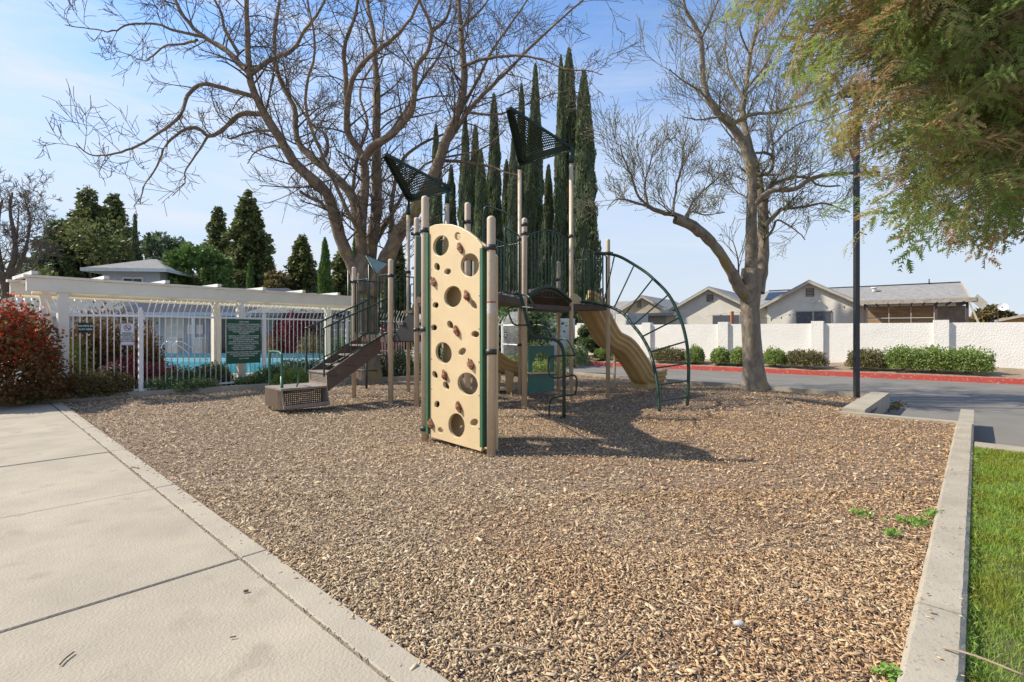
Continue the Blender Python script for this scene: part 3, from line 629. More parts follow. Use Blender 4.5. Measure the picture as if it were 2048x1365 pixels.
roofpost = [(P9, topz(428, P9)), (P10, topz(405, P10)), (P12, topz(337, P12)), (P5, topz(325, P5))]
for p, z in roofpost: post(p, z, .043, dome=False)
for p, v in ((P1, 496), (P1, 704), (P2, 462), (P2, 659), (P2, 857), (P3, 469), (P3, 660), (P4, 450), (P4, 468), (P5, 473), (P6, 507), (P7, 552), (P8, 564), (P11, 445), (P12, 690), (P9, 545), (P12, 480), (P14, 560)):
    clamp(p, topz(v, p), .05 if p in (P1, P2, P3, P4) else .046, {id(P1): 2.4, id(P2): -.7}.get(id(p), rnd.uniform(0, 6)))
# white / red warning decals on the near post
q = MB(); q.tube([P1 + UP * topz(628, P1), P1 + UP * topz(602, P1)], .0498, 16, caps=False); q.build('decal', mat('decal_paper', (.62, .55, .47), (.45, .38, .33), 60, .6), ps)
q = MB(); q.tube([P1 + UP * topz(607, P1), P1 + UP * topz(603, P1)], .0502, 16, caps=False); q.build('decal_stripe', mat('decal_red', (.40, .12, .08), None, 60, .6), ps)

# ---- climbing panel with holes ----
A = P(861.5, 600, 6.47); Bq = P(966.5, 600, 5.745); A.z = Bq.z = 0; pdn = (Bq - A).normalized(); PWd = (Bq - A).length; pn_ = Vector((pdn.y, -pdn.x, 0))  # towards camera
def onp(u, v):
    r = (u - U0) / F; k = (A.x - r * A.y) / (r * pdn.y - pdn.x); y = A.y + pdn.y * k; return k, H - (v - V0) / F * y, y
HOLES = [(884, 492.4, 16.4, 21, 0), (918, 474, 7, 9, -30), (942, 531, 19, 24, -12), (876.8, 534.5, 6.4, 8, -30), (897.7, 544, 7.2, 7, 0), (907.8, 594, 18, 22, 0), (873.7, 611, 6.4, 6.8, 0), (949.6, 609.7, 8.5, 7.6, -40), (903, 650.3, 7, 8, -30),
         (870.5, 655.8, 6.4, 6.8, 0), (953, 669, 8.3, 7.4, 0), (889.5, 706, 16.8, 21.5, -10), (927, 703.6, 8.2, 7.6, 20), (872.5, 750, 6.2, 7.4, -30), (894.7, 771.7, 7, 7.6, -25), (937.5, 768, 20.8, 23, 0), (876.4, 809, 6, 7.4, 25), (883.8, 860.5, 6, 6.4, 0), (915.4, 851, 17, 24.6, 18), (950.7, 845, 8.6, 7.8, 20)]
def outline(top=True, shift=0.):
    pts = [(0.02, .02), (PWd - .02, .0), (PWd, .05)]
    for u, v in ((966, 492), (955, 478), (940, 466), (922, 456), (905, 450.5), (885, 449.5), (872, 451), (862, 455)):
        k, z, _ = onp(u, v); pts.append((min(max(k, 0), PWd), z))
    return pts
def panel_mesh(name, holes, m, off, th, w0=0., w1=None, dz=0.):
    c = bpy.data.curves.new(name, 'CURVE'); c.dimensions = '2D'; c.fill_mode = 'BOTH'; c.extrude = th / 2; c.bevel_depth = .006; c.bevel_resolution = 1
    def spl(pts):
        s = c.splines.new('POLY'); s.points.add(len(pts) - 1); s.use_cyclic_u = True
        for k, (x, y) in enumerate(pts): s.points[k].co = (x, y, 0, 1)
    spl([(x, y + dz) for x, y in outline()])
    for k, z, rx, rz, an in holes:
        ca, sa = math.cos(R(an)), math.sin(R(an))
        spl([(k + rx * math.cos(t) * ca - rz * math.sin(t) * sa, z + rx * math.cos(t) * sa + rz * math.sin(t) * ca) for t in [i * math.tau / 28 for i in range(28)]])
    to = bpy.data.objects.new(name, c); COL.objects.link(to); dg = bpy.context.evaluated_depsgraph_get(); me = bpy.data.meshes.new_from_object(to.evaluated_get(dg))
    bpy.data.objects.remove(to)
    q = MB(); org = A + pn_ * off
    q.add([org + pdn * v.co.x + UP * v.co.y - pn_ * -v.co.z for v in me.vertices], [tuple(p.vertices) for p in me.polygons]); bpy.data.meshes.remove(me)
    return q.build(name, m, ps)
hl = []
for u, v, rx, ry, an in HOLES:
    k, z, y = onp(u, v); k2 = onp(u + 1, v)[0]; hl.append((k, z, rx * abs(k2 - k), ry * y / F, an))
panel_mesh('climbing_panel', hl, M['tan'], 0., .03)
sh_ = .275
h3 = [(k + .25, z - .31, rx * 1.12, rz * 1.08, an) for k, z, rx, rz, an in hl if rx > .07 and k + .25 + rx * 1.2 < PWd and z > .6] + [(k + .25, z - .31, rx * 1.1, rz * 1.1, an) for k, z, rx, rz, an in hl if rx <= .07 and k + .30 < PWd and z > .45][::2]
h2 = [(PWd - k - .02, z + .04 * math.sin(i * 2.1), rx, rz, -an) for i, (k, z, rx, rz, an) in enumerate(hl) if rx > .07 or i % 2]
hb = [(PWd * .32, 2.12, .13, .15, 0), (PWd * .62, 1.62, .14, .16, 0), (PWd * .26, 1.12, .13, .15, 0), (PWd * .70, .80, .14, .15, 0), (PWd * .35, .36, .13, .16, 0), (PWd * .72, 2.0, .05, .05, 0), (PWd * .3, 1.75, .05, .05, 0), (PWd * .75, 1.25, .05, .05, 0), (PWd * .5, .65, .05, .05, 0)]
panel_mesh('climbing_panel', h3, M['tan'], -.21, .03, dz=-.1)
for e0, sgn in ((A, -1), (Bq, 1)):
    q = MB(); c0 = e0 + pdn * sgn * .018 - pn_ * .05; x = pdn * .022; y = pn_ * .10
    zt_ = 2.62 if sgn < 0 else 2.30
    q.prism([(a.x, a.y) for a in (c0 - x - y, c0 + x - y, c0 + x + y, c0 - x + y)], .05, zt_); q.build('edge_channel', M['panel_green'], ps)
for e0, sgn in ((A, 1), (Bq, -1)):
    for i in range(6):
        q = MB(); p = e0 + pdn * sgn * .05 + pn_ * .016 + UP * (.25 + i * .38); q.tube([p, p + pn_ * .008], .011, 8); q.build('bolt', M['steel'], ps)
def rockmesh(seed):
    r = random.Random(seed); q = MB(); V = []; n1, n2 = 9, 6
    for j in range(n2 + 1):
        for i in range(n1):
            th = math.pi * j / n2; ph = math.tau * i / n1; s = .62 + r.random() * .6
            V.append((.042 * s * math.sin(th) * math.cos(ph), .032 * s * math.sin(th) * math.sin(ph), .068 * s * math.cos(th)))
    Fq = [(j * n1 + i, j * n1 + (i + 1) % n1, (j + 1) * n1 + (i + 1) % n1, (j + 1) * n1 + i) for j in range(n2) for i in range(n1)]
    q.add(V, Fq, False); return q.mesh('handhold', M['rock'])
rm = [rockmesh(3), rockmesh(8), rockmesh(15)]
for i, (u, v) in enumerate([(924.6, 497), (871, 564), (938.5, 592.7), (917.4, 662), (946, 728), (894, 751), (922, 813.7), (866, 846), (910, 497 + 6)][:8]):
    k, z, y = onp(u, v); p = A + pdn * k + UP * z + pn_ * .04; o = obj('handhold', rm[i % 3], ps, p - ORG[ps]); o.rotation_euler = (0, R(-32), math.atan2(pdn.y, pdn.x))

# ---- decks ----
ZB, ZA = 1.95, 1.29
def deck(poly, z, th=.11, m='deck', name='deck'):
    q = MB(); cx = sum(p.x for p in poly) / len(poly); cy = sum(p.y for p in poly) / len(poly)
    poly = sorted(poly, key=lambda p: math.atan2(p.y - cy, p.x - cx)); q.prism([(p.x, p.y) for p in poly], z - th, z - .012); d_ = q.build(name, M[m], ps)
    q = MB(); q.prism([(p.x, p.y) for p in poly], z - .01, z + .004); q.build('deck_surface', M['decktop'], ps); return d_
deck([P7, P8, P9, P10], ZA, .13)
deck([P3, P11, P4, P15], ZB)
deck([P11, P4, Vector((-.32, 7.55, 0))], ZB)
pback = A - pn_ * .35; pb2 = Bq - pn_ * .35
deck([pback + pdn * .03, pb2 - pdn * .1, Vector((-.34, 7.5, 0)), P11 * 1.0, P3 * .93], ZB)
dq = [P5, P6, P14 + Vector((.45, .1, 0)), P14, P12]
deck(dq, ZB - .02)
# step between lower and upper deck
for i in range(2):
    a = P10.lerp(P15, .3 + .35 * i); c = P7.lerp(P3, .3 + .35 * i); q = MB(); q.bar(a + UP * (ZA + .22 * (i + 1)), c + UP * (ZA + .22 * (i + 1)), .32, .05); q.build('step', M['deck'], ps)
q = MB(); q.slab([P7 + UP * (ZA - .1), P3 + UP * (ZA - .1), P3 + UP * ZB, P7.lerp(P3, .2) + UP * (ZA + .05)], (.03, .03, 0)); q.build('step_side', M['dark'], ps)
# arched bridge between the right hand decks
q = MB(); nb = 14; top = []; 
for i in range(nb + 1):
    t = i / nb; z = ZB + .26 * math.sin(math.pi * t)
    a = P4.lerp(P5, t); c = P15.lerp(P12, t); top.append((a + UP * z, c + UP * z, a + UP * (z - .06), c + UP * (z - .06)))
vs = [p for r4 in top for p in r4]; fs = []
for i in range(nb):
    o_ = i * 4; fs += [(o_, o_ + 4, o_ + 5, o_ + 1), (o_ + 2, o_ + 3, o_ + 7, o_ + 6), (o_, o_ + 2, o_ + 6, o_ + 4), (o_ + 1, o_ + 5, o_ + 7, o_ + 3)]
q.add(vs, fs); q.build('arched_bridge', M['deck'], ps)
for s_, (pa_, pb_) in enumerate(((P4, P5), (P15, P12))):
    q = MB(); q.tube([pa_.lerp(pb_, i / nb) + UP * (ZB + .015 + .26 * math.sin(math.pi * i / nb)) for i in range(nb + 1)], .04, 8); q.build('bridge_edge_tube', M['green'], ps)
q = MB(); q.bar(P4 + UP * (ZB - .12), P5 + UP * (ZB - .12), .05, .09); q.build('bridge_beam', M['deck'], ps)

# ---- guard rails: one frame with its bars as sub-parts ----
def guard(a, c, z0, zt, n, arch=0., r=.0135, rb=.0095, name='guardrail', z0b=None, ztb=None, ends=True):
    a, c = Vector(a), Vector(c); z0b = z0 if z0b is None else z0b; ztb = zt if ztb is None else ztb
    tz = lambda t: zt + (ztb - zt) * t + arch * math.sin(math.pi * t); bz = lambda t: z0 + (z0b - z0) * t
    q = MB(); cr_ = .05
    L_ = (c - a).length; e_ = min(.25, cr_ / L_)
    pts = [a + UP * (bz(0) + .02), a + UP * (tz(0) - cr_)] + [a.lerp(c, e_ * .3) + UP * (tz(0) - cr_ * .3)] + [a.lerp(c, e_ + (1 - 2 * e_) * i / 8) + UP * tz(e_ + (1 - 2 * e_) * i / 8) for i in range(9)] + [a.lerp(c, 1 - e_ * .3) + UP * (tz(1) - cr_ * .3), c + UP * (tz(1) - cr_), c + UP * (bz(1) + .02)]
    q.tube(pts, r, 7); q.tube([a + UP * (bz(0) + .02), c + UP * (bz(1) + .02)], r, 7); g = q.build(name, M['green'], ps)
    for i in range(1, n + 1):
        t = i / (n + 1); p = a.lerp(c, t); b = MB(); b.tube([p + UP * (bz(t) + .03), p + UP * (tz(t) - .005)], rb, 6, False); b.build('bar', M['green'], g)
    return g
def ins(a, c, d0=.09, d1=.09):
    v = (c - a).normalized(); return a + v * d0, c - v * d1
guard(*ins(P4, P5), ZB + .05, topz(470, P4), 11, arch=.14, ztb=topz(482, P5))
guard(*ins(P15, P12), ZB + .05, 3.0, 10, arch=.12)
gx = Vector((-.27, 7.75, 0))
guard(gx, Vector((-.02, 8.45, 0)), ZB + .04, 2.78, 4)
guard(Vector((-.12, 8.35, 0)), P4 - Vector((.10, .2, 0)), ZB + .04, topz(463, Vector((0, 8.7, 0))), 4)
guard(*ins(P11, P3), ZB + .04, 2.95, 8)
guard(*ins(P3, P15), ZB + .04, 3.05, 8)
guard(*ins(P15, P4), ZB + .04, 3.0, 6)
guard(*ins(P3, P2, .1, .12), ZB + .0, topz(475, P3), 12, ztb=2.6)
guard(*ins(P12, P14), ZB + .03, 3.0, 6)
gr = P5.lerp(P6, .30); guard(gr + Vector((.0, .0, 0)), P5.lerp(P6, .55), ZB - .02, 3.04, 3)
guard(P14 + Vector((.35, .0, 0)), P14 + Vector((.62, -.35, 0)), ZB - .02, 3.0, 4)
guard(P5.lerp(P6, .60), P5.lerp(P6, .95), ZB - .04, 2.99, 3)
q = MB(); q.tube([P5 + UP * topz(517, P5), P14 + Vector((.3, 0, 0)) + UP * 2.95], .012, 6); q.build('crossbar', M['post'], ps)
# lower deck rails
guard(*ins(P8, P8.lerp(P7, .40), .06, 0), ZA + .03, topz(562, P8), 2)
guard(*ins(P7, P7.lerp(P8, .30), .06, 0), ZA + .03, topz(548, P7), 2)
guard(*ins(P8, P9), ZA + .03, 2.45, 8)
guard(*ins(P9, P10), ZA + .03, 2.45, 8)
guard(P7 + E1 * .1, P7 + E1 * .62 - E2 * .0, ZA + .03, topz(551, P7), 4)
guard(P7 + E1 * .72, P3 + Vector((-.02, .12, 0)), ZA + .32, topz(556, P7), 3, z0b=ZA + .65, ztb=topz(530, P3))
# handhold arch above the upper deck
q = MB(); a = P(967, 470, 8.5); q.tube(smooth_line([P(967, 585, 8.6), P(967, 470, 8.55), P(968, 424, 8.5), P(975, 414, 8.5), P(1000, 421, 8.45), P(1015, 428, 8.4), P(1021, 440, 8.4), P(1021, 466, 8.4)], 4), .016, 7); q.build('grab_arch', M['green'], ps)
# upper bars behind the near post
guard(P(992, 0, 7.7) * 1., P(1010, 0, 8.1), 1.97, 2.80, 3) if False else None

# ---- perforated roofs ----
def roof(tip, c1, c2, drop, name='roof'):
    """triangular perforated shade: tip is the raised corner, c1, c2 sit on posts"""
    tip, c1, c2 = Vector(tip), Vector(c1), Vector(c2); nn = (c1 - tip).cross(c2 - tip).normalized()
    if nn.z < 0: nn = -nn
    cen = (tip + c1 + c2) / 3
    def S(a, b_):  # barycentric on rounded sail
        c = 1 - a - b_; return tip * a + c1 * b_ + c2 * c + nn * (drop * 27 * max(a * b_ * c, 0))
    rt_ = MB(); inner = MB()
    # border: strip between outer and inner triangle
    k = .15; n = 14
    def edge(A_, B_, lo):  # barycentric corner tuples
        pts = []
        for i in range(n + 1):
            t = i / n; pts.append(tuple(A_[j] * (1 - t) + B_[j] * t for j in range(3)))
        return pts
    cs = [(1, 0, 0), (0, 1, 0), (0, 0, 1)]; rnd_c = .06
    outer = []
    for i in range(3):
        A_, B_ = cs[i], cs[(i + 1) % 3]
        for jx in range(n + 1):
            t = rnd_c + (1 - 2 * rnd_c) * jx / n; outer.append(tuple(A_[q_] * (1 - t) + B_[q_] * t for q_ in range(3)))
    inn = [tuple(o_[q_] * (1 - 3 * k * .52) + k * .52 for q_ in range(3)) for o_ in outer]
    vo = [S(o_[0], o_[1]) for o_ in outer]; vi = [S(o_[0], o_[1]) for o_ in inn]; m = len(vo)
    down = -nn * .07
    vs = vo + vi + [p + down for p in vo]
    fs = [(i, (i + 1) % m, (i + 1) % m + m, i + m) for i in range(m)] + [(i, i + 2 * m, (i + 1) % m + 2 * m, (i + 1) % m) for i in range(m)]
    rt_.add(vs, fs); rt_.add([p + nn * .012 for p in vo] + [p + nn * .012 for p in vi], [(i + m, (i + 1) % m + m, (i + 1) % m, i) for i in range(m)])
    r_ = rt_.build(name, M['roofgreen'], ps)
    rim = MB(); rim.tube([p + down * .5 for p in vo] + [vo[0] + down * .5], .022, 6, False); rim.build('rim', M['roofgreen'], r_)
    # perforated sheet: cells with square holes turned 45 deg, laid on barycentric grid
    ax = (c1 - c2).normalized(); ay = nn.cross(ax); o0 = c2; pit = .052; pv = []; pf = []
    def bary(p):
        v0, v1, v2 = c1 - tip, c2 - tip, p - tip; d00, d01, d11, d20, d21 = v0.dot(v0), v0.dot(v1), v1.dot(v1), v2.dot(v0), v2.dot(v1)
        den = d00 * d11 - d01 * d01; b_ = (d11 * d20 - d01 * d21) / den; c = (d00 * d21 - d01 * d20) / den; return 1 - b_ - c, b_, c
    lim = k * .50
    for i in range(-60, 60):
        for j in range(-60, 60):
            p = cen + ax * i * pit + ay * j * pit; ba = bary(p)
            if min(ba) < lim: continue
            b0 = len(pv); hs = pit / 2; hr_ = pit * .27
            for sx, sy in ((-1, -1), (1, -1), (1, 1), (-1, 1)):
                qq = p + ax * sx * hs + ay * sy * hs; b2 = bary(qq); pv.append(S(b2[0], b2[1]))
            for t in range(8):
                qq = p + ax * hr_ * math.cos(math.pi * (t / 4 + .25 + 1)) + ay * hr_ * math.sin(math.pi * (t / 4 + .25 + 1)); b2 = bary(qq); pv.append(S(b2[0], b2[1]))
            for s4 in range(4):
                o1 = b0 + s4; o2 = b0 + (s4 + 1) % 4; i1 = b0 + 4 + s4 * 2; i2 = b0 + 4 + s4 * 2 + 1; i3 = b0 + 4 + (s4 * 2 + 2) % 8
                pf += [(o1, o2, i2, i1), (o2, i3, i2)] if True else []
    q = MB(); q.add(pv, pf); q.build('perforated_sheet', M['roofgreen'], r_)
    return r_
def sideb(p, z0, z1, tipd):
    q = MB(); q.tube([p + UP * z0, p + UP * (z0 + .12), p + UP * z1], [.05, .05, .035], 10)
    q.slab([p + UP * (z0 + .1), p + UP * z1, p + tipd * .25 + UP * (z1 + .05)], Vector((tipd.y, -tipd.x, 0)) * .02); return q.build('roof_bracket', M['green'], ps)
tipL = P(764, 302, 10.36); c9 = P9 + UP * (topz(398, P9)); c10 = P10 + Vector((.09, 0, 0)) + UP * topz(374, P10)
roof(tipL, c10 - (tipL - c10) * .06, c9 - (tipL - c9) * .04, .16)
tipR = P(1013, 208, 9.97); c5 = P5 + UP * topz(293, P5); c12 = P12 + UP * topz(326, P12)
roof(tipR, c5 - (tipR - c5) * .05, c12 - (tipR - c12) * .03, .16)
sideb(P9, topz(430, P9), topz(396, P9), (tipL - P9).normalized()); sideb(P10, topz(407, P10), topz(378, P10), (tipL - P10).normalized())
sideb(P5, topz(327, P5), topz(296, P5), (tipR - P5).normalized()); sideb(P12, topz(340, P12), topz(324, P12), (tipR - P12).normalized())

# ---- stairs ----
S0 = Vector((-2.54, 9.75, 0)); wv = Vector((-.53, .53, 0)); S1 = Vector((-3.29, 9.0, 0)); sdir = (S1 - S0).normalized()
zt0, zt1 = 1.29, .62
for k, o_ in enumerate((Vector((0, 0, 0)), wv)):
    q = MB(); a = S0 + o_; c = S1 + o_
    q.slab([a + UP * 1.29, a + UP * .96, c + sdir * -.02 + UP * .30, c + sdir * .0 + UP * .64], wv.normalized() * (.02 if k == 0 else -.02)); q.build('stringer', M['stair'], ps)
ns = 4
for i in range(ns):
    t = (i + .5) / ns; z = zt0 - (zt0 - .40) * (i + 1) / (ns + 1); p = S0.lerp(S1, (i) / ns)
    q = MB(); run = (S1 - S0) / ns; q.slab([p + UP * z, p + wv + UP * z, p + wv + run + UP * z, p + run + UP * z], (0, 0, -.03)); q.build('tread', M['deckside'], ps)
def perf(name, o0, ux, uy, w_, h_, pit, m, hole=.30, margin=.03):
    nx, ny = max(1, int((w_ - 2 * margin) / pit)), max(1, int((h_ - 2 * margin) / pit)); mx_ = (w_ - nx * pit) / 2; my_ = (h_ - ny * pit) / 2; pv = []; pf = []
    def pt(a, b_): return o0 + ux * a + uy * b_
    for i in range(nx):
        for j in range(ny):
            cx, cy = mx_ + (i + .5) * pit, my_ + (j + .5) * pit; b0 = len(pv); hs = pit / 2; r_ = pit * hole
            pv += [pt(cx + sx * hs, cy + sy * hs) for sx, sy in ((-1, -1), (1, -1), (1, 1), (-1, 1))] + [pt(cx + sx * r_, cy + sy * r_) for sx, sy in ((-1, -1), (1, -1), (1, 1), (-1, 1))]
            pf += [(b0 + s, b0 + (s + 1) % 4, b0 + 4 + (s + 1) % 4, b0 + 4 + s) for s in range(4)]
    for a0, a1, b0_, b1 in ((0, w_, 0, my_), (0, w_, h_ - my_, h_), (0, mx_, my_, h_ - my_), (w_ - mx_, w_, my_, h_ - my_)):
        b0 = len(pv); pv += [pt(a0, b0_), pt(a1, b0_), pt(a1, b1), pt(a0, b1)]; pf.append((b0, b0 + 1, b0 + 2, b0 + 3))
    q = MB(); q.add(pv, pf); return q.build(name, m, ps)
perf('perforated_riser', S1 + UP * .40 + sdir * .012, wv.normalized(), UP, wv.length, .24, .026, M['deckside'])
q = MB(); q.slab([S1 + UP * .64 + sdir * .03, S1 + wv + UP * .64 + sdir * .03, S1 + wv + UP * .64 - sdir * .24, S1 + UP * .64 - sdir * .24], (0, 0, -.025)); q.build('tread', M['deckside'], ps)
# bottom platform
LPn = .80; lp = [S1, S1 + wv, S1 + wv + sdir * LPn, S1 + sdir * LPn]; nearn = -wv.normalized()
q = MB(); q.prism([(p.x, p.y) for p in [lp[0], lp[1], lp[2], lp[3]]][::-1], .365, .40); q.build('platform_top', M['deckside'], ps)
q = MB(); q.slab([lp[3] + UP * .37, lp[2] + UP * .37, lp[2] + UP * .06, lp[3] + nearn * .10 + UP * .06], sdir * -.02); q.build('platform_skirt', M['stair'], ps)
inn_ = -nearn * .16
perf('perforated_side', lp[3] + inn_ + UP * .07 - sdir * .0, -sdir, UP - nearn * -0., LPn, .30, .034, M['stair'], .22)
q = MB(); q.slab([lp[0] + UP * .37, lp[0] + inn_ + UP * .37, lp[0] + inn_ + UP * .06, lp[0] + nearn * .10 + UP * .06], sdir * .015); q.slab([lp[3] + UP * .37, lp[3] + inn_ + UP * .37, lp[3] + inn_ + UP * .06, lp[3] + nearn * .12 + UP * .06], -sdir * .025); q.build('end_plate', M['deckside'], ps)
q = MB(); q.slab([lp[0] + nearn * .10 + UP * .13, lp[3] + nearn * .12 + UP * .13, lp[3] + nearn * .12 + UP * .06, lp[0] + nearn * .10 + UP * .06], nearn * -.02); q.slab([lp[0] + nearn * .10 + UP * .06, lp[3] + nearn * .12 + UP * .06, lp[3] + inn_ + UP * .06, lp[0] + inn_ + UP * .06], (0, 0, .015)); q.build('toe_flange', M['deckside'], ps)
# stair handrails
def hand(o_, z_end, name='stair_rail'):
    a = S0 + o_ - sdir * .16; c = S1 + o_ + sdir * .06
    ta, tc_ = 2.02, 1.43; ba, bc = 1.34, .70
    q = MB(); q.tube(smooth_line([P7.lerp(P8, .12 if o_.length < .1 else .78) + UP * 2.02, a + UP * 2.03, a.lerp(c, .08) + UP * (ta - .05), a.lerp(c, .94) + UP * (tc_ + .03), c + UP * (tc_ - .05), c + UP * (bc + .1), c + UP * .56], 4), .016, 7)
    q.tube([a + UP * ba, c + UP * bc], .014, 7); g = q.build(name, M['green'], ps)
    for i in range(1, 10):
        t = i / 10; p = a.lerp(c, t); b = MB(); b.tube([p + UP * (ba + (bc - ba) * t), p + UP * (ta + (tc_ - ta) * t)], .0105, 6, False); b.build('bar', M['green'], g)
hand(Vector((0, 0, 0)), 0); hand(wv, 0)
# entry grab bar
ga, gb = Vector((-4.36, 9.09, 0)), Vector((-3.92, 8.6, 0))
q = MB(); q.tube(smooth_line([ga - UP * .1, ga + UP * .9, ga.lerp(gb, .12) + UP * 1.0, ga.lerp(gb, .85) + UP * 1.0, gb + UP * .9, gb + UP * .5], 4), .021, 8); q.tube([gb + UP * .6, gb - UP * .1], .028, 8)
q.tube(smooth_line([gb + UP * .86, gb + Vector((.12, .12, .84)), gb + Vector((.19, .19, .7)), gb + Vector((.19, .19, .45)), gb + Vector((.1, .1, .33)), gb + UP * .33], 4), .016, 7); q.build('grab_bar', M['panel_green'], ps)
# small activity frame with clear tilted panel behind the lower deck
q = MB(); a, c, d_ = P(732, 512, 11.2), P(752, 548, 11.0), P(775, 528, 11.4); q.tube([P(738, 640, 11.2), P(738, 530, 11.2)], .02, 6); q.tube([a, c, P(752, 650, 11.0)], .014, 6); q.tube([a, d_], .008, 5); q.build('activity_frame', M['green'], ps)
q = MB(); q.slab([a, c, d_], (0, .004, 0)); q.build('clear_panel', M['clear'], ps)
# low grey panel bench behind the posts
q = MB(); q.tube([P(733, 640 + 75, 12.4), P(733, 712 + 70, 12.4)], .03, 7); q.tube(smooth_line([P(728, 712, 12.3), P(745, 711, 12.3), P(765, 711, 12.2), P(772, 716, 12.2), P(772, 740, 12.2)], 3), .02, 6); q.tube([P(712, 741, 12.3), P(755, 742, 12.3)], .02, 6); q.build('talk_tube_stand', M['dark'], ps)

# ---- S shaped loop climber ----
main = [P(1030, 588, 8.35), P(1040, 590, 8.25), P(1047, 612, 8.2), P(1055, 645, 8.15), P(1063, 668, 8.1), P(1072, 675, 8.08), P(1095, 677, 8.05), P(1114, 682, 8.02), P(1125, 697, 8.02), P(1128, 720, 8.02), P(1128, 780, 8.02), P(1128, 838, 8.02)]
q = MB(); q.tube(smooth_line(main, 4), .029, 12); q.tube([P(1056, 677, 8.15), P(1075, 677, 8.1)], .022, 8); lc = q.build('loop_climber', M['panel_green'] if False else M['green'], ps)
loops = [[(1040, 590, 8.25), (1052, 591, 8.1), (1060, 597, 8.0), (1069, 614, 7.95)],
         [(1069, 617, 7.95), (1050, 615, 8.1), (1022, 615, 8.35), (1017, 622, 8.4), (1022, 640, 8.4), (1030, 650, 8.35), (1050, 651, 8.15), (1087, 652, 7.85), (1100, 670, 7.85), (1101, 674, 7.9)],
         [(1118, 680, 8.0), (1130, 679, 7.9), (1138, 686, 7.85), (1148, 705, 7.8), (1150, 711, 7.8)],
         [(1151, 711, 7.8), (1128, 712, 8.0), (1103, 714, 8.2), (1097, 722, 8.25), (1098, 745, 8.25), (1106, 756, 8.2), (1128, 755, 8.0), (1145, 751, 7.85), (1153, 757, 7.8), (1152, 782, 7.8), (1147, 790, 7.85), (1128, 792, 8.0), (1108, 796, 8.2), (1101, 803, 8.25), (1098, 822, 8.25), (1101, 838, 8.22), (1110, 839, 8.15), (1128, 832, 8.02)]]
for l in loops:
    q = MB(); q.tube(smooth_line([P(*p) for p in l], 3), .0145, 7); q.build('rung_loop', M['green'], lc)

# ---- arch ladder ----
outer_ = [(1187, 506, 10.45), (1200, 507, 10.5), (1216, 508, 10.6), (1240, 514, 10.6), (1268.5, 530, 10.5), (1290, 544, 10.35), (1306, 557.5, 10.2), (1337, 589.5, 9.95), (1360, 635, 9.75), (1373, 683, 9.6), (1377, 727, 9.5), (1377, 762, 9.45), (1375.5, 794, 9.42), (1375, 812, 9.4)]
inner_ = [(1160, 603, 10.35), (1180, 604, 10.35), (1200, 608, 10.3), (1227.6, 617, 10.1), (1249, 630, 9.9), (1266, 651, 9.7), (1284, 674, 9.5), (1300, 704.6, 9.3), (1309, 737, 9.1), (1315, 770.6, 8.95), (1318, 802.6, 8.85), (1318.5, 822, 8.8)]
q = MB(); q.tube(smooth_line([P(*p) for p in outer_], 4), .031, 10); q.tube(smooth_line([P(*p) for p in inner_], 4), .031, 10); al = q.build('arch_ladder', M['green'], ps)
def at(lst, u=None, v=None):
    best = None
    sm = smooth_line([P(*p) for p in lst], 12)
    for p in sm:
        uu, vv = U0 + p.x / p.y * F, V0 - (p.z - H) / p.y * F; e_ = (uu - u) ** 2 + (vv - v) ** 2
        if best is None or e_ < best[0]: best = (e_, p)
    return best[1]
for (ua, va), (ub, vb) in zip([(1207, 606), (1227.6, 616), (1249, 630), (1266, 651), (1284, 674), (1300, 704.6), (1309, 737), (1315, 770.6), (1318, 802.6), (1207, 609)], [(1228, 517), (1268.5, 532), (1306, 557.5), (1337, 589.5), (1360, 635), (1373, 683), (1376, 727), (1377, 762), (1376, 794), (1205, 508)]):
    q = MB(); q.tube([at(inner_, ua, va), at(outer_, ub, vb)], .0155, 7, False); q.build('rung', M['green'], al)

# ---- wavy slide ----
def sweep(path, lat, prof, name, m, sm=True):
    q = MB(); n = len(path); vs = []; k = len(prof)
    for i, p in enumerate(path):
        d = (path[min(i + 1, n - 1)] - path[max(i - 1, 0)]).normalized(); up = (-lat).cross(d); up = up if up.z > 0 else -up; up.normalize()
        for x, y in prof: vs.append(p + lat * x + up * y)
    q.add(vs, [(i * k + j, i * k + (j + 1) % k, (i + 1) * k + (j + 1) % k, (i + 1) * k + j) for i in range(n - 1) for j in range(k)], sm)
    q.f += [tuple(range(k)), tuple((n - 1) * k + j for j in range(k))[::-1]]; q.sm += [False, False]
    return q.build(name, m, ps)
path = smooth_line([Vector((1.42, 11.05, 1.93)), Vector((1.62, 11.2, 1.86)), Vector((1.84, 11.37, 1.50)), Vector((2.12, 11.60, 1.10)), Vector((2.50, 11.90, .90)), Vector((2.86, 12.18, .50)), Vector((3.12, 12.40, .16)), Vector((3.4, 12.62, .09)), Vector((3.66, 12.80, .13))], 5)
lat = Vector((-.63, .777, 0))
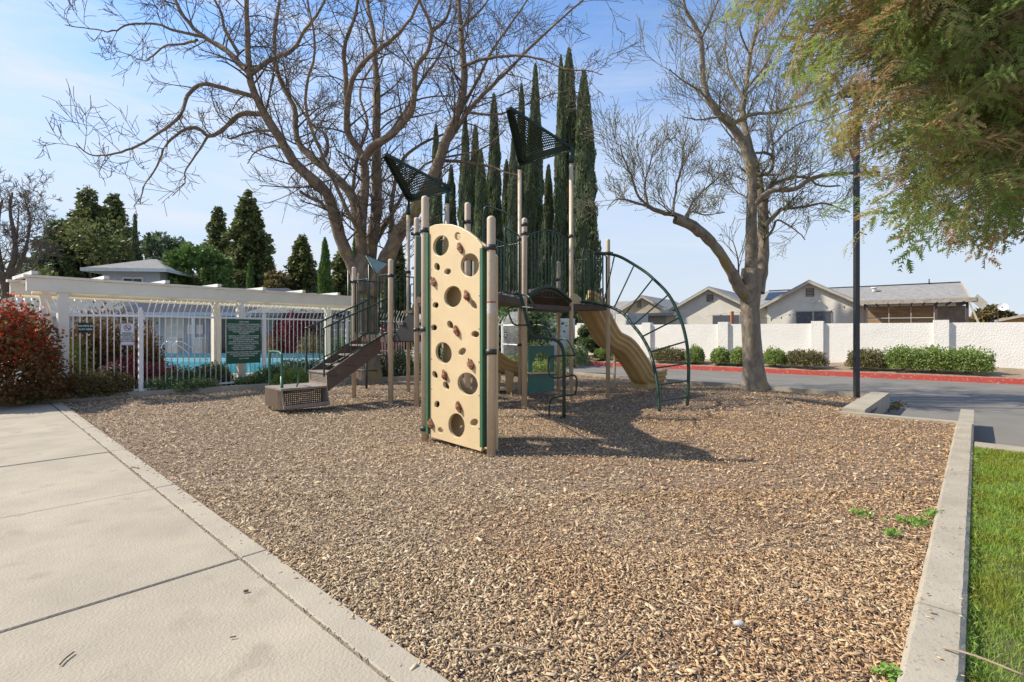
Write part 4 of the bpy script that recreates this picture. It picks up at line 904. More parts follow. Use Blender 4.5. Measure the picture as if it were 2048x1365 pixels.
# double wall trough: outer skin with two grooves underneath, rolled rims
prof = [(-.30, .33), (-.345, .32), (-.36, .29), (-.345, .25), (-.315, .235), (-.335, .20), (-.32, .155), (-.275, .135), (-.295, .10), (-.275, .05), (-.225, .03), (-.235, -.01), (-.20, -.04), (-.13, -.055), (-.10, -.02), (-.06, -.055), (.06, -.055), (.10, -.02), (.13, -.055), (.20, -.04), (.25, .02), (.29, .12), (.34, .25), (.36, .29), (.345, .32), (.30, .33), (.27, .30), (.235, .12), (.17, .03), (0, .005), (-.17, .03), (-.235, .12), (-.27, .30)]
sweep(path, lat, prof, 'slide', M['slide'])
q = MB(); q.tube([Vector((2.45, 12.05, -.1)), Vector((2.45, 12.05, .78))], .03, 10); q.build('slide_support', M['post'], ps)
q = MB(); q.slab([Vector((3.3, 12.25, -.1)), Vector((3.72, 12.6, -.1)), Vector((3.72, 12.6, .12)), Vector((3.3, 12.25, .14))], lat * .5); q.build('slide_foot', M['slide'], ps)
# second slide, hidden mostly by the climbing panel
path2 = smooth_line([Vector((-1.45, 10.4, 1.9)), Vector((-1.2, 10.9, 1.55)), Vector((-.85, 11.5, .95)), Vector((-.5, 11.75, .62)), Vector((-.2, 11.85, .42)), Vector((.12, 11.95, .36))], 5)
lat2 = Vector((-.25, .97, 0)).normalized()
sweep(path2, lat2, [(x, y * 1.0) for x, y in prof], 'slide', M['slide'])
q = MB()
for x in (-.42, -.12): q.slab([Vector((x, 11.5, -.1)), Vector((x + .12, 11.53, -.1)), Vector((x + .17, 11.53, .42)), Vector((x - .05, 11.5, .50))], (0, .5, 0))
q.build('slide_foot', M['slide'], ps)

# ---- teal play panel with arched opening ----
tA, tB = P(1056, 0, 11.15), P(1108, 0, 11.35); tA.z = tB.z = 0; td = (tB - tA).normalized(); tw = (tB - tA).length
q = MB(); c = bpy.data.curves.new('x', 'CURVE'); c.dimensions = '2D'; c.fill_mode = 'BOTH'; c.extrude = .015
def spl(pts):
    s = c.splines.new('POLY'); s.points.add(len(pts) - 1); s.use_cyclic_u = True
    for k, (x, y) in enumerate(pts): s.points[k].co = (x, y, 0, 1)
spl([(0, .02), (tw, .02), (tw, 1.05), (0, 1.05)])
spl([(tw * .5 + .21 * math.cos(t), .60 + .32 * math.sin(t)) for t in [math.pi * i / 14 for i in range(15)]] + [(tw * .5 - .21, .47), (tw * .5 + .21, .47)])
to = bpy.data.objects.new('x', c); COL.objects.link(to); dgx = bpy.context.evaluated_depsgraph_get(); me = bpy.data.meshes.new_from_object(to.evaluated_get(dgx)); bpy.data.objects.remove(to)
tn = Vector((td.y, -td.x, 0)); q.add([tA + td * v.co.x + UP * v.co.y + tn * v.co.z for v in me.vertices], [tuple(p.vertices) for p in me.polygons]); q.build('play_panel', M['teal'], ps)
q = MB(); q.slab([tA + UP * .46 + tn * .1, tB + UP * .46 + tn * .1, tB + UP * .46 - tn * .15, tA + UP * .46 - tn * .15], (0, 0, -.03)); q.build('counter', M['tan'], ps)
# =============================== HOUSES ===============================
HX = Vector((.793, -.61, 0)); HY = Vector((.61, .793, 0))
def frame(o, x, y): return Matrix(((x.x, y.x, 0, o.x), (x.y, y.y, 0, o.y), (0, 0, 1, o.z), (0, 0, 0, 1)))
hs = empty('house', (17.7, 30, 0), 'pale stucco house with two front gables and a long grey shingle roof', 'house')
X = frame(Vector((17.7, 30, 0)), HX, HY)
def gable(cx, hw, eave, peak, y0, y1, root, wallm, roofm, over=.35, fas='fascia'):
    q = MB(X); pts = [(cx - hw, 0), (cx + hw, 0), (cx + hw, eave), (cx, peak), (cx - hw, eave)]
    q.add([(x, y0, z) for x, z in pts] + [(x, y1, z) for x, z in pts], [(0, 1, 2, 3, 4), (5, 9, 8, 7, 6), (0, 5, 6, 1), (0, 4, 9, 5), (1, 6, 7, 2)]); q.build('wall', M[wallm], root)
    sl_ = (peak - eave) / hw
    for sg in (-1, 1):
        e_ = hw + over; q = MB(X); ze = peak - sl_ * e_; t = .10
        a = [(cx, y0 - over, peak + .03), (cx + sg * e_, y0 - over, ze + .03), (cx + sg * e_, y1, ze + .03), (cx, y1, peak + .03)]
        q.add(a + [(x, y, z + t) for x, y, z in a], [(0, 1, 2, 3), (4, 7, 6, 5), (0, 4, 5, 1), (1, 5, 6, 2), (2, 6, 7, 3), (3, 7, 4, 0)]); q.build('roof', M[roofm], root)
        q = MB(X); a = [(cx, y0 - over - .03, peak + .07), (cx + sg * e_, y0 - over - .03, ze + .07), (cx + sg * e_, y0 - over - .03, ze - .08), (cx, y0 - over - .03, peak - .08)]
        q.add(a + [(x, y + .028, z) for x, y, z in a], [(0, 1, 2, 3), (4, 7, 6, 5), (0, 4, 5, 1), (1, 5, 6, 2), (2, 6, 7, 3)]); q.build('bargeboard', M[fas], root)
def ventl(cx, z, w_, h_, y, root):
    q = MB(X); q.box((cx - w_ / 2, y - .04, z - h_ / 2), (cx + w_ / 2, y - .01, z + h_ / 2)); q.build('vent', M['brownwood'], root); v = list(root.children)[-1]
    for i in range(5):
        b = MB(X); zz = z - h_ / 2 + h_ * (i + .5) / 5; b.box((cx - w_ / 2 + .03, y - .07, zz - .02), (cx + w_ / 2 - .03, y - .042, zz + .015)); b.build('louvre', M['fascia'], v if False else root)
def windw(x0, x1, z0, z1, y, root, mull=True, m='screen'):
    q = MB(X); q.box((x0, y - .05, z0), (x1, y - .01, z1)); q.build('window', M['fascia'], root)
    n = 2 if mull else 1; w_ = (x1 - x0) / n
    for i in range(n): q = MB(X); q.box((x0 + i * w_ + .05, y - .065, z0 + .05), (x0 + (i + 1) * w_ - .05, y - .052, z1 - .05)); q.build('pane', M[m], root)
gable(0, 2.3, 3.05, 4.32, 0, 6, hs, 'housew', 'shingle'); gable(-5.75, 2.3, 3.0, 4.25, 0, 6, hs, 'housew', 'shingle')
ventl(0, 3.72, .42, .48, 0, hs); ventl(-5.75, 3.62, .42, .48, 0, hs)
windw(-.75, 1.1, 1.2, 2.62, 0, hs); windw(-5.6, -3.9, 1.2, 2.5, 0, hs, False)
q = MB(X); q.box((-9.6, 1.2, 0), (6.6, 8, 3.0)); q.build('wall', M['housew'], hs)
q = MB(X); q.add([(-8.2, .9, 2.95), (7.2, .9, 2.95), (7.0, 4.2, 4.22), (-3, 4.2, 4.22), (7.2, 8, 2.95), (-8.2, 8, 2.95)], [(0, 1, 2, 3), (3, 2, 4, 5), (0, 3, 5), (1, 4, 2)]); q.build('roof', M['shingle'], hs)
q = MB(X); q.bar((-3, 4.2, 4.24), (7.0, 4.2, 4.24), .12, .06); q.build('ridge_cap', M['darkshingle'], hs)
q = MB(X); q.bar((7.02, 4.2, 4.2), (7.22, .9, 2.98), .05, .16); q.build('bargeboard', M['fascia'], hs)
q = MB(X); q.tube([(3.0, 3.1, 3.75), (3.0, 3.1, 4.0)], .11, 10); q.tube([(3.0, 3.1, 4.0), (3.0, 3.1, 4.07)], .17, 10); q.build('roof_vent', M['whitepanel'], hs)
q = MB(X); q.tube([(5.6, 4.1, 4.2), (5.6, 4.1, 4.5)], .03, 6); q.build('vent_pipe', M['dark'], hs)
q = MB(X); q.add([(-2.9, 2.2, 3.50), (-1.6, 2.2, 3.50), (-1.6, 3.7, 4.09), (-2.9, 3.7, 4.09)], [(0, 1, 2, 3)]); q.build('solar_panel', M['solar'], hs)
for dx in (-.12, .12): q = MB(X); q.tube([(.35 + dx, -.05, 3.2), (.35 + dx * 1.6, -.22, 3.12)], [.03, .07], 8); q.build('floodlight', M['whitepanel'], hs)
# patio cover with plywood back
pc = empty('patio_cover', (19.6, 25, 0), 'weathered flat patio roof with bare plywood boards beside the stucco house', 'patio cover')
X = frame(P(1722, 665, 25.4) - UP * H, HX * .70, HY)
q = MB(X); q.add([(-.1, -.3, 2.78), (6.0, -.3, 2.78), (6.0, 3, 3.0), (-.1, 3, 3.0), (-.1, -.3, 2.90), (6.0, -.3, 2.90), (6.0, 3, 3.12), (-.1, 3, 3.12)], [(0, 3, 2, 1), (4, 5, 6, 7), (0, 1, 5, 4), (1, 2, 6, 5), (2, 3, 7, 6), (3, 0, 4, 7)]); q.build('roof', M['shingle'], pc)
q = MB(X); q.bar((-.15, -.36, 2.83), (6.1, -.36, 2.83), .04, .16); q.build('fascia_board', mat('weathered_fascia', (.42, .37, .28), (.26, .21, .15), 4, .9, .3, 30), pc)
for x in (.15, 4.05, 5.6): q = MB(X); q.box((x, -.2, 0), (x + .14, -.06, 2.7)); q.build('post', M['brownwood'], pc)
for i in range(3):
    q = MB(X); q.box((.35 + i * 1.25, 1.0, 0), (1.57 + i * 1.25, 1.03, 2.05)); q.box((.35 + i * 1.25, .98, 2.08), (1.57 + i * 1.25, 1.01, 2.66)); q.build('plywood_sheet', M['plywood'], pc)
q = MB(X); q.box((4.2, .9, 0), (5.7, .95, 2.6)); q.build('side_wall', mat('grey_board', (.26, .22, .18), (.17, .14, .115), 3, .9), pc)
q = MB(X); q.bar((5.75, -.3, 2.7), (6.3, -.35, 1.5), .10, .10); q.bar((6.0, -.3, 2.9), (6.5, -.3, 2.5), .10, .4); q.build('brace', M['fascia'], pc)
for i in range(9): q = MB(X); q.box((.2 + i * .66, -.34, 2.68), (.26 + i * .66, 2.8, 2.77)); q.build('rafter', M['brownwood'], pc)
# wooden post over the wall + string of bulbs
k = wk(1454); pw2 = WL(k, .9, 0); q = MB(); q.box((pw2.x - .06, pw2.y - .06, 0), (pw2.x + .06, pw2.y + .06, 2.35)); q.build('wooden_post', mat('orange_post', (.42, .16, .06), None, 5, .7), label='short orange brown wooden post rising behind the wall pilaster', cat='post')
sp = [WL(wk(u), 2.5, H + (V0 - v) / F * 22.5) for u, v in ((1380, 628), (1454, 620), (1520, 636), (1560, 626), (1600, 634), (1650, 620), (1700, 606))]
ls = empty('string_lights', sp[0], 'thin wire of small garden bulbs strung in front of the stucco house', 'string lights')
q = MB(); q.tube(smooth_line(sp, 5), .007, 4); q.build('wire', M['dark'], ls)
for p in smooth_line(sp, 2)[1:]: q = MB(); q.tube([p, p - UP * .05, p - UP * .11], [.012, .03, .01], 6); q.build('bulb', M['dark'], ls)

# house behind the arch ladder
X = frame(P(1286, 665, 40) - UP * H, Vector((.82, -.57, 0)), Vector((.57, .82, 0)))
h0 = empty('house', P(1286, 665, 40) - UP * H, 'tan house with a small vented gable seen through the arch ladder', 'house')
gable(0, 2.0, 3.0, 4.15, 0, 8, h0, 'housetan', 'shingle', .25); ventl(-.3, 3.55, .3, .5, 0, h0)
q = MB(X); q.add([(-4.2, 1.5, 2.85), (-.2, 1.5, 2.85), (0, 4.5, 4.15), (-4.0, 4.5, 4.15)], [(0, 1, 2, 3)]); q.build('roof', M['shingle'], h0)
q = MB(X); q.box((-4.0, 1.9, 0), (0, 6, 2.85)); q.build('wall', M['housetan'], h0)
q = MB(X); q.box((-3.2, -2.5, 0), (2.6, 0.5, 2.55)); q.build('wall', M['housetan'], h0); q = MB(X); q.box((-3.4, -2.9, 2.55), (3.8, .6, 2.75)); q.build('roof', M['fascia'], h0)
q = MB(); ga_, gb_ = P(1232, 0, 33), P(1296, 0, 31.5); ga_.z = gb_.z = 0; q.slab([ga_, gb_, gb_ + UP * 2.55, ga_ + UP * 2.55], (.3, 3, 0)); q.build('white_garage', M['whitepanel'], label='plain white garage wall just over the boundary wall', cat='garage', loc=ga_)
q = MB(X); q.box((2.7, -.5, 1.5), (3.5, -.42, 2.4)); q.build('window', M['glass'], h0)
# yellow house with red chimney far right
yh = empty('house', P(2030, 665, 36) - UP * H, 'ochre yellow house with a red chimney at the far right', 'house'); X = frame(P(1995, 665, 36) - UP * H, HX, HY)
q = MB(X); q.box((.5, 0, 0), (9, 6, 2.4)); q.build('wall', M['yellow'], yh); q = MB(X); q.add([(-.2, -.4, 2.15), (3.2, -.4, 3.05), (9, -.4, 3.05), (9, 6, 3.05), (3.2, 6, 3.05), (-.2, 6, 2.15)], [(0, 1, 4, 5), (1, 2, 3, 4)]); q.build('roof', M['darkshingle'], yh)
q = MB(X); q.bar((-.2, -.42, 2.13), (3.2, -.42, 3.0), .05, .16); q.build('bargeboard', M['fascia'], yh)
q = MB(X); q.box((1.75, -.2, 0), (3.2, .8, 3.25)); q.box((1.6, -.35, 3.25), (3.35, .95, 3.45)); q.build('chimney', M['redpaint'], yh)
sd_ = empty('satellite_dish', P(2002, 622, 33), 'small satellite dish and aerial above the wall near the yellow house', 'satellite dish')
q = MB(); p0 = P(1996, 640, 33); q.tube([p0 - UP * .8, p0 + UP * .5], .02, 6); q.tube([P(1975, 617, 33), P(2003, 632, 33)], .012, 5); q.build('mast', M['dark'], sd_)
q = MB(); pc_ = P(2005, 615, 33); nn_ = Vector((-.5, -.8, .35)).normalized(); q.tube([pc_ - nn_ * .0, pc_ + nn_ * .03, pc_ + nn_ * .08], [.05, .18, .27], 14, False); q.build('dish', M['white'], sd_)

# two storey blue house and the low pool building on the left
X = frame(P(207, 665, 40) - UP * H, Vector((1, .12, 0)).normalized(), Vector((-.12, 1, 0)).normalized())
h2_ = empty('house', P(258, 665, 40) - UP * H, 'blue grey two storey house with a hipped shingle roof behind the pergola', 'house')
w_ = 105 / F * 40
q = MB(X); q.box((0, 0, 0), (w_, 6, 6.5)); q.build('wall', M['bluehouse'], h2_)
q = MB(X); o_ = 1.0; ze = 6.32; q.add([(-o_, -o_, ze), (w_ + o_, -o_, ze), (w_ + o_, 6 + o_, ze), (-o_, 6 + o_, ze), (w_ * .45, 3, 7.6), (w_ * .55, 3, 7.6)], [(0, 1, 5, 4), (1, 2, 5), (2, 3, 4, 5), (3, 0, 4)]); q.build('roof', M['shingle'], h2_)
q = MB(X)
for a, c in (((-o_, -o_), (w_ + o_, -o_)), ((w_ + o_, -o_), (w_ + o_, 7)), ((-o_, -o_), (-o_, 7))): q.bar((*a, ze - .1), (*c, ze - .1), .06, .26)
q.build('fascia_board', M['bluetrim'], h2_)
q = MB(X); q.box((1.4, -.06, 4.6), (2.95, -.01, 5.75)); q.build('window', M['bluetrim'], h2_)
for i in range(2): q = MB(X); q.box((1.52 + i * .68, -.075, 4.7), (2.14 + i * .68, -.062, 5.6)); q.build('pane', M['glass'], h2_)
pl = empty('pool_house', (-17, 22.5, 0), 'long low pool building with blue grey walls and shingle roof behind the pool', 'building')
X = frame(Vector((-28.4, 26.6, 0)), Vector((1, .05, 0)).normalized() * 1.18, Vector((-.05, 1, 0)).normalized())
q = MB(X); q.box((0, 0, 0), (14.8, 6, 2.35)); q.build('wall', M['bluehouse'], pl)
def hip(x0, x1, y0, y1, ze, zr, ins_, m, lab='roof', ri=None):
    q = MB(X); ym = (y0 + y1) / 2; q.add([(x0, y0, ze), (x1, y0, ze), (x1, y1, ze), (x0, y1, ze), (x0 + ins_, ym, zr), (x1 - (ri or ins_), ym, zr)], [(0, 1, 5, 4), (1, 2, 5), (2, 3, 4, 5), (3, 0, 4)]); return q.build(lab, M[m], pl)
hip(-1, 7.3, -1, 7, 2.3, 4.1, 3.2, 'midshingle'); hip(6.6, 15.4, -1.2, 6, 2.35, 3.95, 1.2, 'darkshingle', ri=2.4); hip(12.6, 16.2, -1.9, 5, 2.33, 3.6, 1.6, 'midshingle')
q = MB(X); q.box((6.8, -1.22, 2.2), (15.4, -1.19, 2.38)); q.box((-1, -1.03, 2.15), (6.6, -1.0, 2.33)); q.build('fascia_board', M['bluehouse'], pl)
for x0, x1, z1, m in ((8.3, 9.1, 2.1, 'bluetrim'), (11.2, 12.1, 2.15, 'glass'), (10.3, 11.1, 2.1, 'glass'), (13.2, 13.9, 2.1, 'brownwood'), (7.2, 7.6, 2.0, 'glass')):
    q = MB(X); q.box((x0, -.05, .05), (x1, -.01, z1)); q.build('door', M[m], pl)
for x in (7.9, 10.0, 12.4, 14.6): q = MB(X); q.box((x, -1.1, 0), (x + .14, -.96, 2.25)); q.build('post', M['bluetrim'], pl)
q = MB(X); q.box((9.3, -.05, 1.25), (10.0, -.03, 1.75)); q.build('notice_board', M['signwhite'], pl)
# bins on the pool deck
for u, lab, m in ((352, 'pale grey wheeled bin against the pool building wall', 'bin'), (400, 'tall tan poolside litter bin beside the pergola post', 'bin')):
    p = P(u, 665, 25.4 if u < 380 else 24.9) - UP * (H - .02); q = MB(); w_ = .24; root = empty('litter_bin', p, lab, 'bin'); q.prism([(p.x - w_, p.y - w_), (p.x + w_, p.y - w_), (p.x + w_, p.y + w_), (p.x - w_, p.y + w_)], .02, 1.0); q.build('body', M[m], root)
    q = MB(); q.prism([(p.x - w_ - .03, p.y - w_ - .03), (p.x + w_ + .03, p.y - w_ - .03), (p.x + w_ + .03, p.y + w_ + .03), (p.x - w_ - .03, p.y + w_ + .03)], 1.003, 1.08); q.build('lid', M['bin'], root)
# white shed/wall at far centre beyond the fence, low white side walls by the pool
q = MB(); a, c = P(528, 0, 28), P(705, 0, 30); a.z = c.z = 0; q.slab([a, c, c + UP * 1.9, a + UP * 1.9], (0, .2, 0)); q.build('garden_wall', M['stucco'], label='white garden wall beyond the pool behind the clipped bushes', cat='wall', loc=a)
q = MB(); a, c = P(975, 0, 26), P(1150, 0, 27.5); a.z = c.z = 0; q.slab([a, c, c + UP * 2.1, a + UP * 2.1], (0, .2, 0)); 
q.build('garden_wall', M['stucco'], label='white wall seen past the loop climber under the cypresses', cat='wall', loc=a)

# lamp pole
lp0 = Vector(G(1713, 790)); lp0.z = 0; lpo = empty('lamp_pole', lp0, 'tall dark bronze square light pole beside the road kerb', 'lamp pole')
q = MB(); w_ = .044; q.prism([(lp0.x - w_, lp0.y - w_), (lp0.x + w_, lp0.y - w_), (lp0.x + w_, lp0.y + w_), (lp0.x - w_, lp0.y + w_)], -.25, 6.5); q.build('pole', M['pole'], lpo)
q = MB(); q.tube([lp0 + UP * topz(462, lp0), lp0 + Vector((.22, 0, topz(470, lp0)))], .012, 6); q.build('bracket', M['pole'], lpo)
q = MB(); q.box((lp0.x - .3, lp0.y - .2, 6.5), (lp0.x + .3, lp0.y + .2, 6.62)); q.build('lamp_head', M['pole'], lpo)
q = MB(); fp = P(697, 0, 20); fp.z = 0; q.tube([fp, fp + UP * topz(527, fp)], .045, 8); q.tube([fp + UP * topz(527, fp), fp + UP * (topz(527, fp) + .2)], [.09, .02], 8); q.build('lamp_post', M['pole'], label='thin dark garden lamp post left of the big trunk', cat='lamp post')

# bits lying about
def stick(pts, r, label, cat='stick', m='stick', name='fallen_stick'):
    q = MB(); n = len(pts); q.tube(smooth_line(pts, 4), r, 6); return q.build(name, M[m], label=label, cat=cat)
def g3(u, v, z=.008): return G(u, v, z)
stick([g3(120, 1329), g3(130, 1318), g3(148, 1304)], .0035, 'thin dark twig on the near sidewalk slab')
stick([g3(487, 1183), g3(497, 1181)], .007, 'small curled brown leaf on the slab below the joint', 'leaf', name='dead_leaf')
stick([g3(460, 1275), g3(472, 1273)], .003, 'tiny bark splinter near the bed edge on the sidewalk', 'bark')
stick([g3(262, 934), g3(278, 937)], .006, 'brown twig lying across the border slab')
stick([g3(900, 1298, .012), g3(960, 1301, .02), g3(980, 1291, .03), g3(1010, 1291, .03), g3(1060, 1300, .012), g3(1100, 1298, .02)], .0042, 'long pale root lying on the wood chips near the front', m='palestick')
stick([g3(1225, 1330, .01), g3(1262, 1298, .03)], .006, 'dark forked stick in the foreground chips')
stick([g3(1293, 1225, .01), g3(1310, 1240, .02), g3(1325, 1255, .02)], .0035, 'short pale stick in the middle of the chips', m='palestick')
stick([g3(1885, 1295, .045), g3(1950, 1312, .06), g3(2050, 1352, .04)], .005, 'long pale twig across the kerb onto the lawn', m='palestick')
stick([g3(1861, 1226, .04), g3(1875, 1229, .04)], .003, 'small splinter on top of the concrete kerb', 'bark')
q = MB(); p = g3(1478, 1247, .015); V = []; 
for j in range(7):
    for i in range(10):
        th = math.pi * j / 6; ph = math.tau * i / 10; V.append((p.x + .026 * math.sin(th) * math.cos(ph), p.y + .018 * math.sin(th) * math.sin(ph), p.z + .013 * math.cos(th)))
q.add(V, [(j * 10 + i, j * 10 + (i + 1) % 10, (j + 1) * 10 + (i + 1) % 10, (j + 1) * 10 + i) for j in range(6) for i in range(10)], True); q.build('pebble', M['pebble'], label='smooth grey oval pebble resting on the wood chips', cat='pebble')
# =============================== VEGETATION ===============================
class Tubes:
    """many thin tapering tubes gathered into one mesh"""
    def __init__(s): s.V = []; s.F = []; s.n = 0
    def add(s, pts, rad, sides=5):
        pts = np.asarray([tuple(p) for p in pts]); n = len(pts)
        d = np.gradient(pts, axis=0); d /= np.linalg.norm(d, axis=1)[:, None] + 1e-9
        ref = np.array([.31, .22, .92]) if abs(d[0] @ np.array([.31, .22, .92])) < .9 else np.array([1., 0, 0])
        x = np.cross(d, ref); x /= np.linalg.norm(x, axis=1)[:, None] + 1e-9; y = np.cross(d, x)
        a = np.arange(sides) * math.tau / sides; rad = np.asarray(rad)[:, None, None]
        V = pts[:, None, :] + rad * (x[:, None, :] * np.cos(a)[None, :, None] + y[:, None, :] * np.sin(a)[None, :, None])
        s.V.append(V.reshape(-1, 3)); i = np.arange(n - 1)[:, None] * sides; k = np.arange(sides)[None, :]; k2 = (k + 1) % sides
        Fq = np.stack([i + k, i + k2, i + sides + k2, i + sides + k], -1).reshape(-1, 4) + s.n
        s.F.append(Fq); s.n += n * sides
    def mesh(s, name, m): return npmesh(name, np.concatenate(s.V), np.concatenate(s.F), m, True)
def rv(): return Vector((rnd.gauss(0, 1), rnd.gauss(0, 1), rnd.gauss(0, 1)))
def grow(T, p, d, ln, r, lev, curl=.35, up=.25, kids=4, ends=None, minr=.004, shrink=.62, wild=.9):
    n = 6 if lev > 1 else (4 if lev == 1 else 3); pts = [p.copy()]; q = p.copy(); d = d.normalized(); bend = rv() * curl / n * 2.2; rads = [r]
    for i in range(n):
        d = (d + bend + rv() * curl / n + UP * up / n).normalized(); q = q + d * ln / n; pts.append(q.copy()); rads.append(max(minr, r * (1 - .62 * (i + 1) / n)))
    T.add(pts, rads, 3 if r < .012 else 5)
    if ends is not None and lev <= 1: ends.append((q.copy(), d.copy()))
    if lev <= 0: return
    for k in range(kids):
        t = .2 + .8 * (k + rnd.random() * .9) / kids; i = min(n - 1, int(t * n)); bp = pts[i].lerp(pts[i + 1], t * n - i); bd = (pts[i + 1] - pts[i]).normalized()
        side = rv(); side = (side - bd * side.dot(bd)).normalized()
        grow(T, bp, bd * .75 + side * wild, ln * shrink * (1.15 - .45 * t) * rnd.uniform(.75, 1.2), max(minr, rads[i] * .55), lev - 1, curl, up, kids, ends, minr, shrink, wild)
def limbs_tree(T, specs, twigs, ends=None, **kw):
    """specs: (pixel points with depth, r0, r1, density, level, length)"""
    for pts, r0, r1, dens, lev, ln in specs:
        w3 = smooth_line([P(*p) for p in pts], 4); n = len(w3)
        jag = [p + rv() * .006 for p in w3[1:-1]]; w3 = [w3[0]] + jag + [w3[-1]]
        rad = [(r0 + (r1 - r0) * (i / (n - 1)) ** .8) * rnd.uniform(.91, 1.09) for i in range(n)]
        T.add(w3, rad, 12 if r0 > .1 else 7)
        lev = min(lev, kw.get('levmax', 9)); ln *= kw.get('lmul', 1); tot = sum((w3[i + 1] - w3[i]).length for i in range(n - 1)); m = int(tot * dens * kw.get('dmul', 1))
        for k in range(m):
            t = .12 + .88 * (k + rnd.random()) / m if m else 0; i = min(n - 2, int(t * (n - 1))); bp = w3[i]; bd = (w3[i + 1] - w3[i]).normalized()
            side = rv(); side = (side - bd * side.dot(bd)).normalized()
            grow(twigs, bp, bd * .5 + side + UP * kw.get('lift', .2), ln * rnd.uniform(.6, 1.35), max(.009, min(.028, rad[i] * .33)), lev, kw.get('curl', .45), kw.get('up', .2), kw.get('kids', 4), ends, kw.get('minr', .0042), kw.get('shrink', .62), kw.get('wild', .9))

